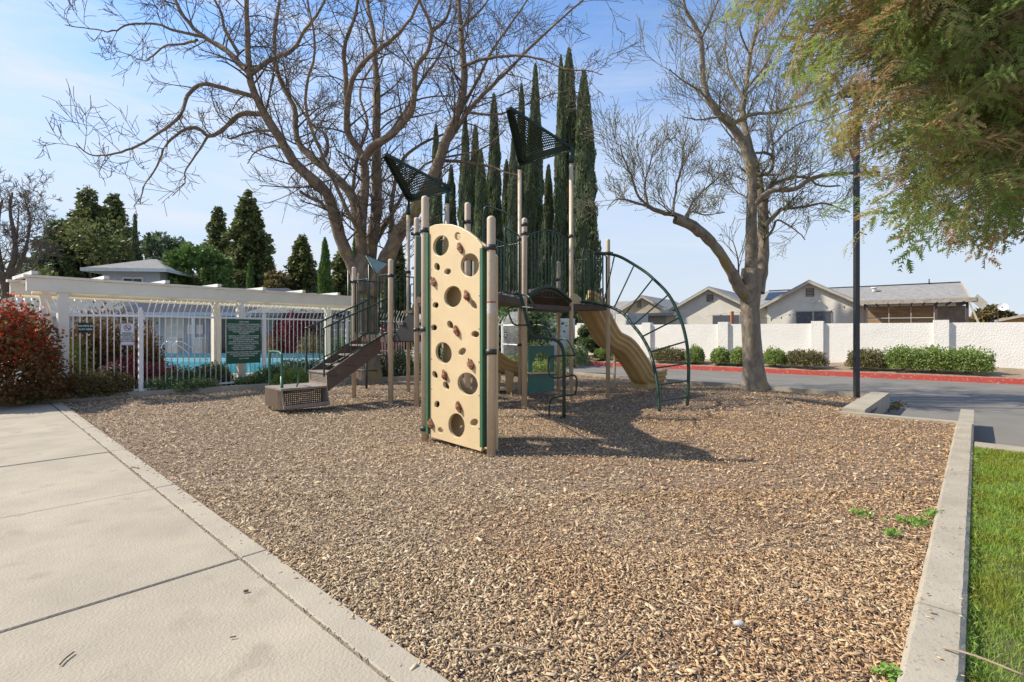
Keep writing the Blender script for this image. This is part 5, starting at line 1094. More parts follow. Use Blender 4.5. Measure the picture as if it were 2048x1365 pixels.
def L3(s, D0, D1):
    n = len(s); return [(u, v, D0 + (D1 - D0) * i / (n - 1)) for i, (u, v) in enumerate(s)]
bt = empty('bare_tree', Vector(((725 - U0) / F * 13.6, 13.6, 0)), 'huge leafless spreading tree with mossy limbs behind the play structure', 'tree')
T = Tubes(); TW = Tubes(); T0 = Tubes()
base = [Vector(((u - U0) / F * 13.6, 13.6, z)) for u, z in ((733, -.1), (733, .12), (732, .7), (733, 1.5), (731, 2.2), (728, 2.9), (724, 3.35))]
T0.add(base, [.52, .42, .35, .31, .32, .36, .31], 18)
specs = [
 (L3([(722, 560), (700, 520), (682, 482), (668, 429), (650, 382), (597, 335), (559, 277), (530, 230), (511, 190), (499, 150), (495, 77), (493, 20), (488, -60)], 13.5, 12.2), .20, .045, 3.2, 2, 1.25),
 (L3([(725, 560), (722, 500), (715, 438), (703, 391), (662, 347), (627, 318), (600, 291), (591, 259), (588, 215), (560, 160), (548, 90), (560, 0), (570, -80)], 13.4, 14.6), .17, .03, 3.4, 2, 1.1),
 (L3([(728, 560), (724, 500), (723, 444), (729, 385), (726, 318), (697, 268), (694, 224), (691, 147), (688, 97), (711, 29), (725, -50)], 13.6, 13.0), .17, .03, 3.2, 2, 1.2),
 (L3([(735, 560), (744, 488), (753, 414), (753, 327), (753, 253), (754, 180), (750, 120), (747, 70), (735, 10), (728, -60)], 13.8, 15.2), .20, .04, 3.2, 2, 1.2),
 (L3([(740, 590), (761, 546), (791, 479), (832, 415), (870, 344), (893, 279), (914, 233), (928, 170), (926, 110), (921, 50), (915, -50)], 13.5, 13.9), .25, .05, 2.8, 2, 1.25),
 (L3([(889, 291), (905, 270), (935, 225), (967, 188), (1010, 147), (1069, 88), (1145, 18), (1190, -20)], 13.9, 13.2), .09, .018, 4.2, 2, 1.2),
 (L3([(728, 320), (744, 294), (785, 268), (820, 227), (828, 195), (829, 160), (835, 130), (855, 103), (863, 64), (852, 29), (838, 0), (830, -50)], 13.1, 12.0), .11, .025, 3.4, 2, 1.15),
 (L3([(863, 64), (893, 35), (902, 0), (905, -50)], 12.3, 12.0), .05, .02, 4, 2, 1.),
 (L3([(694, 230), (700, 173), (726, 126), (776, 85), (805, 59), (835, 9), (850, -40)], 13.1, 11.8), .085, .02, 4, 2, 1.1),
 (L3([(755, 560), (790, 500), (783, 420), (800, 330), (840, 290), (890, 268)], 13.9, 14.8), .09, .03, 4, 2, 1.1),
 (L3([(753, 300), (800, 240), (828, 190), (850, 150), (880, 110), (905, 50), (920, 0)], 14.4, 16.), .07, .02, 4, 2, 1.2),
 (L3([(641, 321), (654, 303), (651, 271), (621, 247), (590, 200), (560, 165), (545, 120)], 14.1, 15.2), .07, .02, 4, 2, .95),
 (L3([(530, 228), (484, 228), (462, 245), (438, 265), (416, 272), (391, 255), (360, 265), (330, 292), (315, 332), (287, 375), (281, 409)], 12.8, 11.8), .075, .012, 3.2, 2, .75),
 (L3([(416, 272), (392, 310), (370, 345), (370, 365), (345, 392)], 12.4, 12.8), .03, .01, 5, 1, .6),
 (L3([(511, 195), (462, 181), (407, 168), (376, 191), (358, 234), (302, 277), (253, 301), (213, 311), (176, 308), (152, 286)], 12.6, 11.), .065, .010, 3.2, 2, .75),
 (L3([(495, 140), (483, 132), (456, 105), (438, 92), (407, 74), (370, 37), (350, 0), (330, -40)], 12.5, 12.9), .10, .03, 4, 2, 1.1),
 (L3([(407, 74), (380, 68), (345, 61), (315, 49), (259, 49), (225, 63), (180, 58), (130, 50)], 12.7, 11.6), .045, .009, 4.2, 2, .8),
 (L3([(395, 80), (360, 90), (330, 92), (300, 116), (285, 121), (240, 104), (225, 112)], 12.7, 13.4), .035, .008, 5, 1, .6),
 (L3([(499, 150), (540, 120), (585, 100), (610, 60), (640, 20), (660, -30)], 12.6, 12.), .07, .02, 4.5, 2, 1.1),
 (L3([(478, 110), (450, 60), (440, 20), (410, -30)], 12.5, 11.6), .05, .02, 4.5, 2, 1.),
 (L3([(559, 277), (545, 262), (500, 265), (460, 278), (455, 268)], 13., 12.4), .05, .012, 5, 2, .7),
 (L3([(560, 295), (545, 292), (510, 305), (495, 328)], 13., 14.), .04, .012, 5, 2, .6),
 (L3([(655, 420), (640, 405), (615, 393), (600, 382)], 13.4, 13.), .055, .035, 10, 2, .65),
 (L3([(925, 135), (960, 120), (1030, 112), (1080, 118), (1128, 138), (1175, 142), (1205, 150)], 13.6, 12.4), .05, .01, 4, 2, .8),
 (L3([(935, 225), (990, 230), (1040, 215), (1100, 190), (1150, 180)], 13.6, 14.6), .04, .01, 4, 2, .8),
 (L3([(889, 322), (940, 326), (985, 335), (1010, 345), (1040, 352)], 13.8, 13.0), .05, .015, 4.5, 2, .8),
 (L3([(920, 60), (960, 20), (990, -20)], 13.7, 14.5), .05, .02, 5, 2, 1.),
 (L3([(905, 250), (950, 170), (985, 100), (1020, 50), (1055, 0), (1080, -40)], 13.9, 15.), .06, .02, 4.5, 2, 1.2),
 (L3([(740, 480), (775, 440), (800, 400), (820, 380)], 14.2, 15.4), .06, .02, 4, 2, .8),
 (L3([(730, 470), (705, 420), (712, 330), (735, 250), (720, 180), (760, 100), (770, 0)], 14.2, 16.5), .07, .02, 2, 2, 1.1),
 (L3([(724, 470), (700, 430), (640, 300), (610, 200), (630, 100), (615, 0)], 13.2, 10.6), .06, .02, 2, 2, 1.0),
 (L3([(745, 500), (790, 420), (850, 330), (960, 300), (1010, 260)], 14.2, 16.5), .06, .02, 2, 2, 1.0),
]
limbs_tree(T, specs, TW, None, curl=.24, up=.26, kids=4, minr=.006, shrink=.70, wild=.7, dmul=.85)
child('trunk', T0.mesh('trunk', M['bark']), bt); 
def local(me, root): me.transform(Matrix.Translation(-ORG[root])); return me
for c in bt.children: local(c.data, bt)
child('limbs', local(T.mesh('limbs', M['limb']), bt), bt); child('twigs', local(TW.mesh('twigs', M['twig']), bt), bt)
# burl at the fork
q = MB(); q.tube(smooth_line([Vector((-3.92, 13.25, 2.4)), Vector((-3.98, 13.3, 2.9)), Vector((-3.86, 13.35, 3.2)), Vector((-3.70, 13.3, 3.15))], 4), [.10] * 13, 8); q.build('burl', M['bark'], bt)

# right hand tree
rt2 = empty('budding_tree', Vector((5.95, 12.4, 0)), 'tall grey barked tree with fine budding twigs beside the road kerb', 'tree')
T = Tubes(); TW = Tubes(); ends = []; DR = 12.4
T.add([Vector(((u - U0) / F * DR, DR, z)) for u, z in ((1511, -.05), (1509, .12), (1507, .5), (1503, 1.2), (1500, 1.9), (1501, 2.5), (1504, 2.9))], [.36, .29, .245, .22, .215, .25, .24], 16)
specs = [
 (L3([(1498, 600), (1478, 575), (1461, 540), (1426, 488), (1398, 465), (1382, 453), (1350, 440)], 12.3, 11.6), .15, .09, 0, 1, .3),
 (L3([(1492, 590), (1476, 560), (1455, 525), (1425, 480), (1390, 448), (1350, 430), (1325, 426), (1296, 413)], 12.4, 12.0), .085, .05, .8, 3, 1.1),
 (L3([(1296, 413), (1290, 370), (1300, 330), (1310, 290)], 12., 12.3), .035, .012, 4.5, 3, .75),
 (L3([(1300, 415), (1275, 390), (1262, 350), (1245, 310), (1240, 290)], 12., 11.5), .035, .012, 4.5, 3, .7),
 (L3([(1296, 413), (1260, 402), (1230, 400), (1215, 420)], 12., 11.2), .03, .010, 4.5, 3, .55),
 (L3([(1345, 432), (1350, 390), (1362, 340), (1385, 290)], 11.9, 12.5), .04, .012, 4.5, 3, .75),
 (L3([(1365, 445), (1390, 400), (1420, 370), (1445, 350)], 11.8, 12.6), .035, .012, 4, 3, .65),
 (L3([(1375, 450), (1380, 425), (1410, 430), (1450, 425)], 11.8, 11.2), .025, .010, 4, 3, .5),
 (L3([(1502, 590), (1503, 500), (1503, 439), (1503, 351), (1495, 310), (1487, 286), (1461, 250), (1435, 225), (1415, 195), (1406, 150), (1403, 90), (1397, 65), (1372, 20), (1365, -30)], 12.4, 12.1), .16, .035, 1.6, 3, .9),
 (L3([(1515, 585), (1524, 530), (1527, 439), (1518, 373), (1509, 330), (1492, 270), (1485, 220), (1492, 170), (1500, 110), (1515, 50), (1520, -30)], 12.6, 13.4), .17, .03, 1.8, 3, .9),
 (L3([(1403, 75), (1420, 40), (1440, -10)], 12.1, 12.), .035, .02, 3, 3, .8),
 (L3([(1508, 410), (1525, 395), (1545, 382), (1589, 378), (1619, 360), (1655, 350), (1690, 347), (1760, 345)], 12.3, 11.6), .09, .03, 2.6, 3, .85),
 (L3([(1525, 400), (1540, 372), (1575, 358), (1610, 355), (1640, 372), (1680, 372)], 12.2, 12.9), .06, .02, 2.8, 3, .8),
 (L3([(1527, 455), (1545, 435), (1560, 420), (1600, 415), (1650, 408), (1700, 425)], 12.5, 13.), .065, .015, 3.4, 3, .7),
 (L3([(1528, 480), (1545, 460), (1555, 440), (1590, 460), (1610, 480)], 12.5, 13.3), .04, .012, 4, 3, .6),
 (L3([(1464, 252), (1480, 240), (1510, 228), (1540, 226), (1575, 218), (1646, 198), (1700, 180)], 12.2, 11.8), .06, .015, 3, 3, .85),
 (L3([(1514, 351), (1532, 348), (1543, 338), (1545, 315), (1530, 306), (1512, 306)], 12.5, 12.2), .05, .03, 2, 2, .5),
 (L3([(1543, 318), (1545, 290), (1538, 246), (1548, 190), (1560, 130)], 12.4, 13.), .035, .012, 3, 3, .8),
 (L3([(1530, 350), (1555, 350), (1575, 340)], 12.4, 11.8), .035, .015, 4, 2, .5),
 (L3([(1461, 250), (1440, 235), (1400, 240), (1370, 235)], 12.2, 11.4), .035, .012, 3.5, 3, .75),
 (L3([(1415, 195), (1380, 170), (1350, 150), (1340, 140)], 12.2, 11.8), .03, .012, 3.5, 3, .75),
 (L3([(1490, 200), (1460, 150), (1450, 90), (1455, 20)], 12.9, 14.), .04, .012, 3, 3, .8),
 (L3([(1490, 180), (1530, 130), (1560, 70), (1590, 10)], 12.9, 12.), .04, .012, 3, 3, .8),
 (L3([(1500, 110), (1480, 60), (1490, 0)], 13.2, 12.4), .03, .012, 3, 3, .8),
 (L3([(1545, 290), (1580, 260), (1620, 240), (1660, 250)], 12.5, 13.6), .03, .01, 3, 3, .8),
 (L3([(1530, 430), (1500, 400), (1470, 380), (1440, 330)], 12.8, 13.8), .03, .01, 3, 3, .7),
]
limbs_tree(T, specs, TW, ends, curl=.13, up=.34, kids=5, minr=.005, shrink=.74, lift=.75, wild=.55, dmul=1.15, levmax=2, lmul=1.1)
child('trunk', local(T.mesh('trunk', M['ashbark']), rt2), rt2); child('twigs', local(TW.mesh('twigs', M['ashtwig']), rt2), rt2)
e_ = [p for p, d in ends if rnd.random() < .75]; ed = np.array([tuple(p) for p in e_])
V, Fq = leaves(np.concatenate([ed + nrs.normal(size=ed.shape) * .02, ed + nrs.normal(size=ed.shape) * .05]), .042, asp=.5)
child('buds', local(npmesh('buds', V, Fq, L['bud']), rt2), rt2)

# far left bare tree
fb = empty('bare_tree', Vector(((25 - U0) / F * 34, 34, 0)), 'leafless grey tree at the far left edge of the picture', 'tree'); T = Tubes(); TW = Tubes()
specs = [(L3([(12, 680), (12, 600), (18, 550), (30, 510), (28, 470), (20, 420), (25, 385)], 34, 34), .32, .05, 1.2, 3, 1.9),
 (L3([(12, 590), (2, 540), (-5, 480), (-2, 430), (5, 400)], 34, 33), .2, .05, 1.2, 3, 1.9),
 (L3([(20, 560), (45, 520), (55, 480), (60, 440), (50, 400)], 34, 35), .14, .04, 1.3, 3, 1.8),
 (L3([(14, 590), (35, 570), (60, 545), (80, 510), (90, 460)], 34, 33), .12, .03, 1.3, 3, 1.6), (L3([(30, 510), (35, 460), (38, 410)], 34, 36), .1, .03, 1.3, 3, 1.6)]
limbs_tree(T, specs, TW, None, curl=.35, up=.5, kids=4, minr=.012, shrink=.6, lift=.5)
child('trunk', local(T.mesh('trunk', M['twig']), fb), fb); child('twigs', local(TW.mesh('twigs', M['twig']), fb), fb)

# ---- italian cypresses ----
def cypress_mesh(seed, H_=12., Rm=.62, n=15000):
    g = np.random.RandomState(seed); t = g.rand(n) ** .85; ang = g.rand(n) * math.tau
    prof = np.minimum(1, (1 - t) ** .55 * 1.12) * np.minimum(1, .55 + t * 5)
    lump = 1 + .16 * np.sin(ang * 3 + t * 14 + seed) + .12 * np.sin(ang * 5 - t * 33) + .09 * np.sin(t * 60 + ang * 2)
    r = Rm * prof * lump * (.80 + .24 * g.rand(n)); C = np.stack([r * np.cos(ang), r * np.sin(ang), .25 + t * (H_ - .3)], 1)
    dirs = np.stack([np.cos(ang) * .22, np.sin(ang) * .22, np.ones(n)], 1)
    V, Fq = leaves(C, .21, dirs, .28, .22); crown = npmesh('crown', V, Fq, L['cypress'])
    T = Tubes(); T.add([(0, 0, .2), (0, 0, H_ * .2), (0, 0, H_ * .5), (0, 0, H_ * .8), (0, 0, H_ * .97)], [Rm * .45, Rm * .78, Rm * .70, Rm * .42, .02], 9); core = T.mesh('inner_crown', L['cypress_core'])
    T = Tubes(); T.add([(0, 0, -.1), (0, 0, .5)], [.16, .14], 8); return crown, core, T.mesh('trunk', M['bark'])
cms = [cypress_mesh(s) for s in (1, 2, 3)]
cyp = [(872, 250, 24, 26), (902, 330, 24, 28), (930, 222, 22, 25), (951, 250, 26, 26), (988, 187, 26, 27), (962, 300, 28, 23), (1013, 320, 24, 29), (1043, 168, 22, 26), (1071, 128, 26, 27.5), (1097, 330, 24, 23.5), (1122, 112, 22, 24.4), (1138, 98, 38, 25), (1168, 142, 40, 24), (1060, 235, 20, 23), (1026, 270, 20, 22)]
cl = ['short broad cypress leftmost of the row behind the left roof', 'low cypress just right of the left perforated roof', 'slim tall cypress above the climbing wall', 'cypress standing close beside the slim one above the climbing wall', 'tall cypress left of the right hand roof', 'lower cypress in front of the row left of the upper grab arch', 'shorter cypress tucked between two tall ones behind the deck', 'narrow pointed cypress just left of the raised roof tip', 'tall cypress peeking above the right roof tip', 'dark low cypress under the right perforated roof', 'thin tall cypress left of the tallest one', 'tallest cypress of the row with the broadest column', 'rightmost cypress ending the row beside open sky', 'small cypress half hidden behind the right roof', 'small front cypress behind the upper deck rails']
for i, (u, v, wpx, D) in enumerate(cyp):
    D *= 1.38 if u < 1100 else 1.25
    p = Vector(((u - U0) / F * D, D, 0)); ht = H + (V0 - v) / F * D; sc = (wpx / F * D / 2) / .62 * 1.55
    r_ = empty('cypress_tree', p, cl[i], 'tree', 'italian cypresses in a row'); r_.scale = (sc, sc, ht / 12.); r_.rotation_euler = (0, 0, rnd.uniform(0, 6))
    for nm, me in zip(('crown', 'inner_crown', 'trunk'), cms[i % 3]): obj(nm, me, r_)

# ---- conifers ----
def conifer_mesh(seed, H_, Rb, layers, droop, n_per, leaf, m, power=.62, gap=.35, ragged=.3, base=.06):
    g = np.random.RandomState(seed); Cs = []; Ds = []; T = Tubes(); T.add([(0, 0, -.2), (0, 0, H_ * .5), (0, 0, H_ * .97)], [H_ * .018 + .05, H_ * .012, .03], 7)
    for l in range(layers):
        t = base + (1 - base) * (l + g.rand() * .6) / layers; z = H_ * t; rr = Rb * (1 - t) ** power * (1 - ragged * g.rand()) + .12
        nb = int(7 + 8 * (1 - t)); a0 = g.rand() * 6
        for k in range(nb):
            a = a0 + math.tau * k / nb + g.normal() * .25; L_ = rr * g.uniform(.6, 1.12); s = g.rand(max(4, int(n_per * L_ / Rb))) ** .55
            x = L_ * s; zz = z + x * .12 - droop * x * x / max(L_, .1) + g.normal(size=len(s)) * leaf * .8; w = g.normal(size=len(s)) * (.13 * L_ * (1.4 - s) + .08)
            Cs.append(np.stack([x * math.cos(a) - w * math.sin(a), x * math.sin(a) + w * math.cos(a), zz], 1))
            Ds.append(np.tile([math.cos(a), math.sin(a), -droop * .8], (len(s), 1)))
            T.add([(0, 0, z), (L_ * .5 * math.cos(a), L_ * .5 * math.sin(a), z + .06 * L_ - droop * .25 * L_), (L_ * .9 * math.cos(a), L_ * .9 * math.sin(a), z + .1 * L_ - droop * .81 * L_)], [.05, .03, .012], 3)
    C = np.concatenate(Cs); V, Fq = leaves(C, leaf * 1.5, np.concatenate(Ds), .5, .55); return npmesh('crown', V, Fq, m), T.mesh('trunk', M['twig'])
def round_mesh(seed, H_, Rb, n, leaf, m, lumps=26, z0=.12, up=.0):
    g = np.random.RandomState(seed); cs = []
    for i in range(lumps):
        t = g.rand(); a = g.rand() * math.tau; r = Rb * math.sqrt(g.rand()) * math.sin(math.pi * min(.97, .18 + .8 * t)) ** .6; cs.append((r * math.cos(a), r * math.sin(a), H_ * (z0 + (1 - z0) * t * .9), Rb * g.uniform(.25, .45)))
    cs = np.array(cs); k = g.randint(0, lumps, n); dd = g.normal(size=(n, 3)); dd /= np.linalg.norm(dd, axis=1)[:, None]; rr = g.rand(n) ** .33
    C = cs[k, :3] + dd * (cs[k, 3] * rr)[:, None] * np.array([1, 1, .8]); V, Fq = leaves(C, leaf, dd + np.array([0, 0, up]), .55, .6)
    T = Tubes(); T.add([(0, 0, -.2), (0, 0, H_ * .75)], [.06 * Rb + .04, .03], 7)
    for c in cs[::2]: T.add([(0, 0, H_ * .15), (c[0] * .5, c[1] * .5, c[2] * .7), (c[0], c[1], c[2])], [.03 * Rb + .01, .02 * Rb, .008], 4)
    return npmesh('crown', V, Fq, m), T.mesh('trunk', M['twig'])
def plant(name, u, D, me, label, cat='tree', group=None, z=0., sc=1., rot=None):
    p = Vector(((u - U0) / F * D, D, z)); r_ = empty(name, p, label, cat, group); r_.rotation_euler = (0, 0, rnd.uniform(0, 6) if rot is None else rot); r_.scale = (sc, sc, sc)
    for nm, m_ in zip(('crown', 'trunk'), me): obj(nm, m_, r_)
    return r_
hgt_ = lambda v, D: H + (V0 - v) / F * D
wd_ = lambda px, D: px / F * D / 2
CON = [(176, 378, 125, 52, 'cedar', 26, .25, 'tall dark conifer with a thin pointed top left of the blue house', 130), (228, 392, 110, 54, 'cedar', 24, .2, 'bushy dark conifer just behind the blue house roof', 140),
 (110, 440, 120, 50, 'greycon', 20, .35, 'drooping grey green deodar cedar beside the leafless tree', 100), (437, 415, 78, 56, 'cedar', 22, .25, 'narrow dark conifer left of the tallest one behind the pergola', 110),
 (497, 383, 112, 54, 'cedar', 26, .2, 'largest conifer behind the pergola with layered drooping branches', 170), (605, 472, 72, 50, 'cedar', 22, .25, 'small pointed conifer left of the big bare trunk', 110),
 (683, 505, 60, 46, 'cedar', 18, .25, 'short dark conifer right beside the bare tree fork', 90), (790, 470, 46, 40, 'cedar', 18, .25, 'dark conifer seen between the bare limbs and left roof post', 90)]
for i, (u, v, px, D, m, ly, dr, lab, npb) in enumerate(CON):
    plant('conifer_tree', u, D, conifer_mesh(20 + i, hgt_(v, D), wd_(px, D) * 1.75, int(ly * 1.15), dr, int(npb * 1.25), .30, L[m]), lab)
RND_ = [(330, 455, 88, 50, 'greycon', 'soft grey green round pine between the two dark conifers'), (398, 470, 95, 44, 'brightcon', 'bright green leafy tree left of the conifers behind the pergola'), (190, 440, 180, 50, 'cedar', 'broad dark evergreen mass wrapped round the pointed conifer'), (60, 540, 80, 46, 'greycon', 'low grey bush tree behind the pergola end'),
 (565, 540, 80, 48, 'bronze', 'hazy brownish bushes on the skyline right of the conifers'), (1980, 615, 60, 40, 'bronze', 'small leafless brown bush beyond the wall near the yellow house')]
for i, (u, v, px, D, m, lab) in enumerate(RND_): plant('evergreen_tree' if m != 'bronze' else 'bush', u, D, round_mesh(50 + i, hgt_(v, D), wd_(px, D) * 1.35, 9000, .42, L[m]), lab, 'tree' if m != 'bronze' else 'bush')
for i, (u, v, px, D, m, lab) in enumerate([(270, 435, 22, 48, 'cypress', 'slim dark cypress right of the blue house roof'), (298, 472, 20, 48, 'cypress', 'small dark cypress beside the soft round pine'), (500, 532, 20, 36, 'brightcon', 'tiny bright green cypress in front of the largest conifer'), (650, 484, 38, 40, 'brightcon', 'bright green spire shaped cypress left of the bare trunk'), (782, 452, 26, 38, 'cypress', 'narrow cypress behind the right limb of the bare tree'), (712, 470, 26, 38, 'brightcon', 'cypress glimpsed through the fork of the bare tree')]):
    g = np.random.RandomState(90 + i); n = 4200; hh = hgt_(v, D); t = g.rand(n) ** .85; an = g.rand(n) * math.tau; r = wd_(px, D) * np.minimum(1, (1 - t) ** .6 * 1.15) * (.55 + .5 * g.rand(n)) * (1 + .2 * np.sin(an * 3 + t * 20))
    V, Fq = leaves(np.stack([r * np.cos(an), r * np.sin(an), .2 + t * hh], 1), .34, np.stack([np.cos(an) * .3, np.sin(an) * .3, np.ones(n)], 1), .35, .3); T = Tubes(); T.add([(0, 0, -.1), (0, 0, hh * .6)], [.15, .05], 6)
    plant('cypress_tree', u, D, (npmesh('crown', V, Fq, L[m]), T.mesh('trunk', M['twig'])), lab)
# low dark shrubbery under the skyline, far
for i, (u, v, px, D, m, lab) in enumerate([(560, 600, 150, 36, 'hedge', 'leafy green trees just over the right end of the pergola'), (640, 610, 90, 33, 'darkhedge', 'dark garden trees behind the white garden wall'), (860, 520, 120, 30, 'darkhedge', 'dark bushy tree behind the climbing wall'), (1040, 600, 170, 24.5, 'darkhedge', 'spreading dark shrub above the white mesh gate'), (1190, 640, 70, 27, 'darkhedge', 'dark shrub at the foot of the last cypress'), (950, 560, 130, 27, 'darkhedge', 'dense evergreen shrub under the cypress row')]):
    plant('evergreen_bush', u, D, round_mesh(110 + i, hgt_(v, D), wd_(px, D), 5000, .24, L[m], 30, .05), lab, 'bush')

# ---- shrubs ----
def shrub_mesh(seed, rx, ry, h, n, leaf, ms, boxy=.0, frac=None, up=.3, z0=.05):
    """returns list of (name, mesh) crown parts on an irregular mound; ms = material list"""
    g = np.random.RandomState(seed); out = []; frac = frac or [1. / len(ms)] * len(ms)
    for j, m in enumerate(ms):
        k = int(n * frac[j]); d = g.normal(size=(k, 3)); d[:, 2] = np.abs(d[:, 2]) ** .9 * (1 if not boxy else .9); d /= np.linalg.norm(d, axis=1)[:, None]
        if boxy: mxx = np.max(np.abs(d), 1); d = d * (1 - boxy) + d / mxx[:, None] * boxy
        rr = 1 - .45 * g.rand(k) ** 2; a = np.arctan2(d[:, 1], d[:, 0]); lump = 1 + .12 * np.sin(a * 4 + seed + d[:, 2] * 5) + .09 * np.sin(a * 9 + d[:, 2] * 11) + .05 * g.normal(size=k)
        if j == 1 and len(ms) > 1: rr = 1 - .12 * g.rand(k)
        C = d * (rr * lump)[:, None] * np.array([rx, ry, h * (1 - z0)]) + np.array([0, 0, h * z0]); V, Fq = leaves(C, leaf, d + np.array([0, 0, up]), .6, 1.1); out.append(('foliage', npmesh('foliage', V, Fq, m)))
    T = Tubes()
    for i in range(9): a = g.rand() * 6.28; T.add([(.04 * math.cos(a), .04 * math.sin(a), -.03), (rx * .35 * math.cos(a), ry * .35 * math.sin(a), h * .4), (rx * .7 * math.cos(a), ry * .7 * math.sin(a), h * .72)], [.016, .012, .005], 4)
    out.append(('stem', T.mesh('stem', M['twig']))); return out
def shrub(name, loc, parts, label, group=None, rot=0., cat='shrub'):
    r_ = empty(name, loc, label, cat, group); r_.rotation_euler = (0, 0, rot)
    for nm, me in parts: obj(nm, me, r_)
    return r_
WA = math.atan2(-.61, .793)
hd = [(1155, 15, 'hedge', .5, .38, 'small dark green shrub at the left end of the wall planting'), (1203, 18, 'hedge', .5, .5, 'small rounded green shrub left of the wavy slide'), (1238, 16, 'hedge', .4, .45, 'green shrub half hidden behind the wavy slide'), (1337, 30, 'brownhedge', .95, .62, 'bronze clipped shrub seen through the arch ladder'), (1390, 17, 'hedge', .5, .72, 'upright green shrub just right of the arch ladder rail'),
 (1441, 18, 'hedge', .5, .66, 'bright green shrub in front of the pilaster left of the trunk'), (1480, 14, 'hedge', .5, .7, 'green shrub partly hidden by the grey trunk'), (1549, 24, 'hedge', .6, .68, 'bright green rounded shrub just right of the grey trunk'), (1611, 36, 'brownhedge', .9, .62, 'bronze clipped shrub left of the lamp pole'),
 (1731, 33, 'brownhedge', .75, .7, 'bronze squarish shrub directly behind the lamp pole'), (1806, 32, 'hedge', .72, .82, 'leafy bright green shrub first of the long clump'), (1866, 34, 'hedge', .75, .82, 'middle shrub of the long bright green clump'), (1935, 40, 'hedge', .85, .80, 'right end shrub of the long bright green clump')]
for i, (u, hw_, m, wid, ht, lab) in enumerate(hd):
    k = wk(u); off = -1.9
    # ray to the strip line
    r = (u - U0) / F; k = ((17.7 + .61 * off) - r * (17.5 + .793 * off)) / (r * .61 + .793); p = WL(k, off, .03)
    shrub('shrub', p, shrub_mesh(200 + i, wid * .74, .45, ht * .92, 5200, .07, [L[m]], .45 if m == 'brownhedge' or wid > .7 else .15), lab, 'shrubs planted along the white wall', WA)
# left foreground and fence planting
def gl(u, D, z=0.02): return Vector(((u - U0) / F * D, D, z))
shrub('red_shrub', gl(-14, 9.3), shrub_mesh(301, 1.0, .9, 1.72, 17000, .07, [L['darkred'], L['redshrub']], .25, [.9, .0001]), 'big shrub with bright red young leaves over dark foliage at the left edge')
r_ = bpy.data.objects['red_shrub']
g = np.random.RandomState(5); k = 5600; d = g.normal(size=(k, 3)); d[:, 2] = np.abs(d[:, 2]) * .8 + .75; d /= np.linalg.norm(d, axis=1)[:, None]; a = np.arctan2(d[:, 1], d[:, 0]); lump = 1 + .12 * np.sin(a * 4 + 301 + d[:, 2] * 5) + .09 * np.sin(a * 9 + d[:, 2] * 11) + .06 * g.normal(size=k)
V, Fq = leaves(d * lump[:, None] * (1 - .15 * g.rand(k))[:, None] * np.array([1.03, .93, 1.70]) + np.array([0, 0, .08]), .062, None, .6); obj('young_leaves', npmesh('young_leaves', V, Fq, L['redshrub']), r_)
fenceplants = [(60, 9.6, .45, .3, .35, 'lime', 'low yellow green plant under the big red shrub', 2500, .05), (170, 10.25, .55, .3, .48, 'bronze', 'bronze leaved low bush at the foot of the fence', 4200, .045), (222, 10.55, .45, .3, .50, 'bronze', 'fluffy bronze bush with pale tips left of the corner post', 3600, .045),
 (228, 11.2, .40, .25, .62, 'pale', 'pale flowering plant behind the bronze bush', 1500, .06), (180, 11.8, .6, .5, 1.6, 'darkred', 'tall dark red shrub behind the no pets sign', 5200, .08), (240, 12.6, .9, .5, 1.75, 'darkred', 'tall brownish red shrub behind the no smoking sign', 6000, .08), (150, 10.9, .3, .3, 1.15, 'lime', 'yellow green shrub behind the pergola post', 2600, .06), (290, 12.4, .4, .4, 1.3, 'darkred', 'slim red leaved shrub right of the corner post', 3000, .07),
 (260, 11.4, .5, .4, .75, 'maroon', 'maroon leaved bush behind the corner post', 3200, .06), (318, 11.7, .55, .35, .6, 'maroon', 'maroon low bush right of the corner post', 3000, .05), (330, 11.3, .6, .3, .32, 'darkhedge', 'low dark green border plant along the curb', 3600, .045), (375, 11.9, .55, .3, .46, 'darkhedge', 'dark green bush in front of the pool ladder', 4600, .05), (425, 12.4, .5, .35, .54, 'darkhedge', 'taller dark green bush left of the notice sign', 5200, .05),
 (395, 11.5, .5, .25, .28, 'darkhedge', 'low creeping plant at the kerb below the bush', 2600, .045), (505, 12.6, .4, .3, .25, 'darkhedge', 'low green plant beneath the notice sign', 3000, .045), (552, 13.1, .6, .35, .44, 'darkhedge', 'dark green bush right of the notice sign', 4800, .05), (590, 12.8, .6, .3, .38, 'hedge', 'low bright green plant behind the bottom step', 3600, .045), (605, 14.4, .8, .35, .52, 'darkhedge', 'broad dark hedge behind the entry grab bar', 5200, .055),
 (740, 14.9, .7, .3, .7, 'darkhedge', 'dark bush behind the stairs posts', 3600, .055), (800, 15.4, .6, .3, .8, 'darkhedge', 'white flecked dark bush behind the lower deck', 3600, .055), (770, 18.5, .8, .5, 1.5, 'maroon', 'maroon shrub seen between the posts under the lower deck', 3600, .07), (1015, 17.4, .6, .3, .5, 'hedge', 'low green plant at the foot of the mesh gate', 3000, .05), (1070, 17.0, .9, .4, .95, 'darkhedge', 'dark bush seen through the arched play panel', 4200, .06),
 (1085, 15.8, 1.0, .4, .45, 'hedge', 'bright ground plant behind the play panel counter', 3600, .05), (1150, 19.5, .6, .5, .9, 'darkhedge', 'rounded shrub right of the play panel', 3600, .06), (1000, 24, .8, .5, 1.5, 'maroon', 'maroon bush beyond the mesh gate', 2600, .08), (700, 21., 1.2, .5, 1.3, 'darkhedge', 'dark hedge beyond the pool right side', 3600, .08), (880, 17, 1.2, .4, .8, 'darkhedge', 'dark low hedge behind the climbing wall', 3600, .06)]
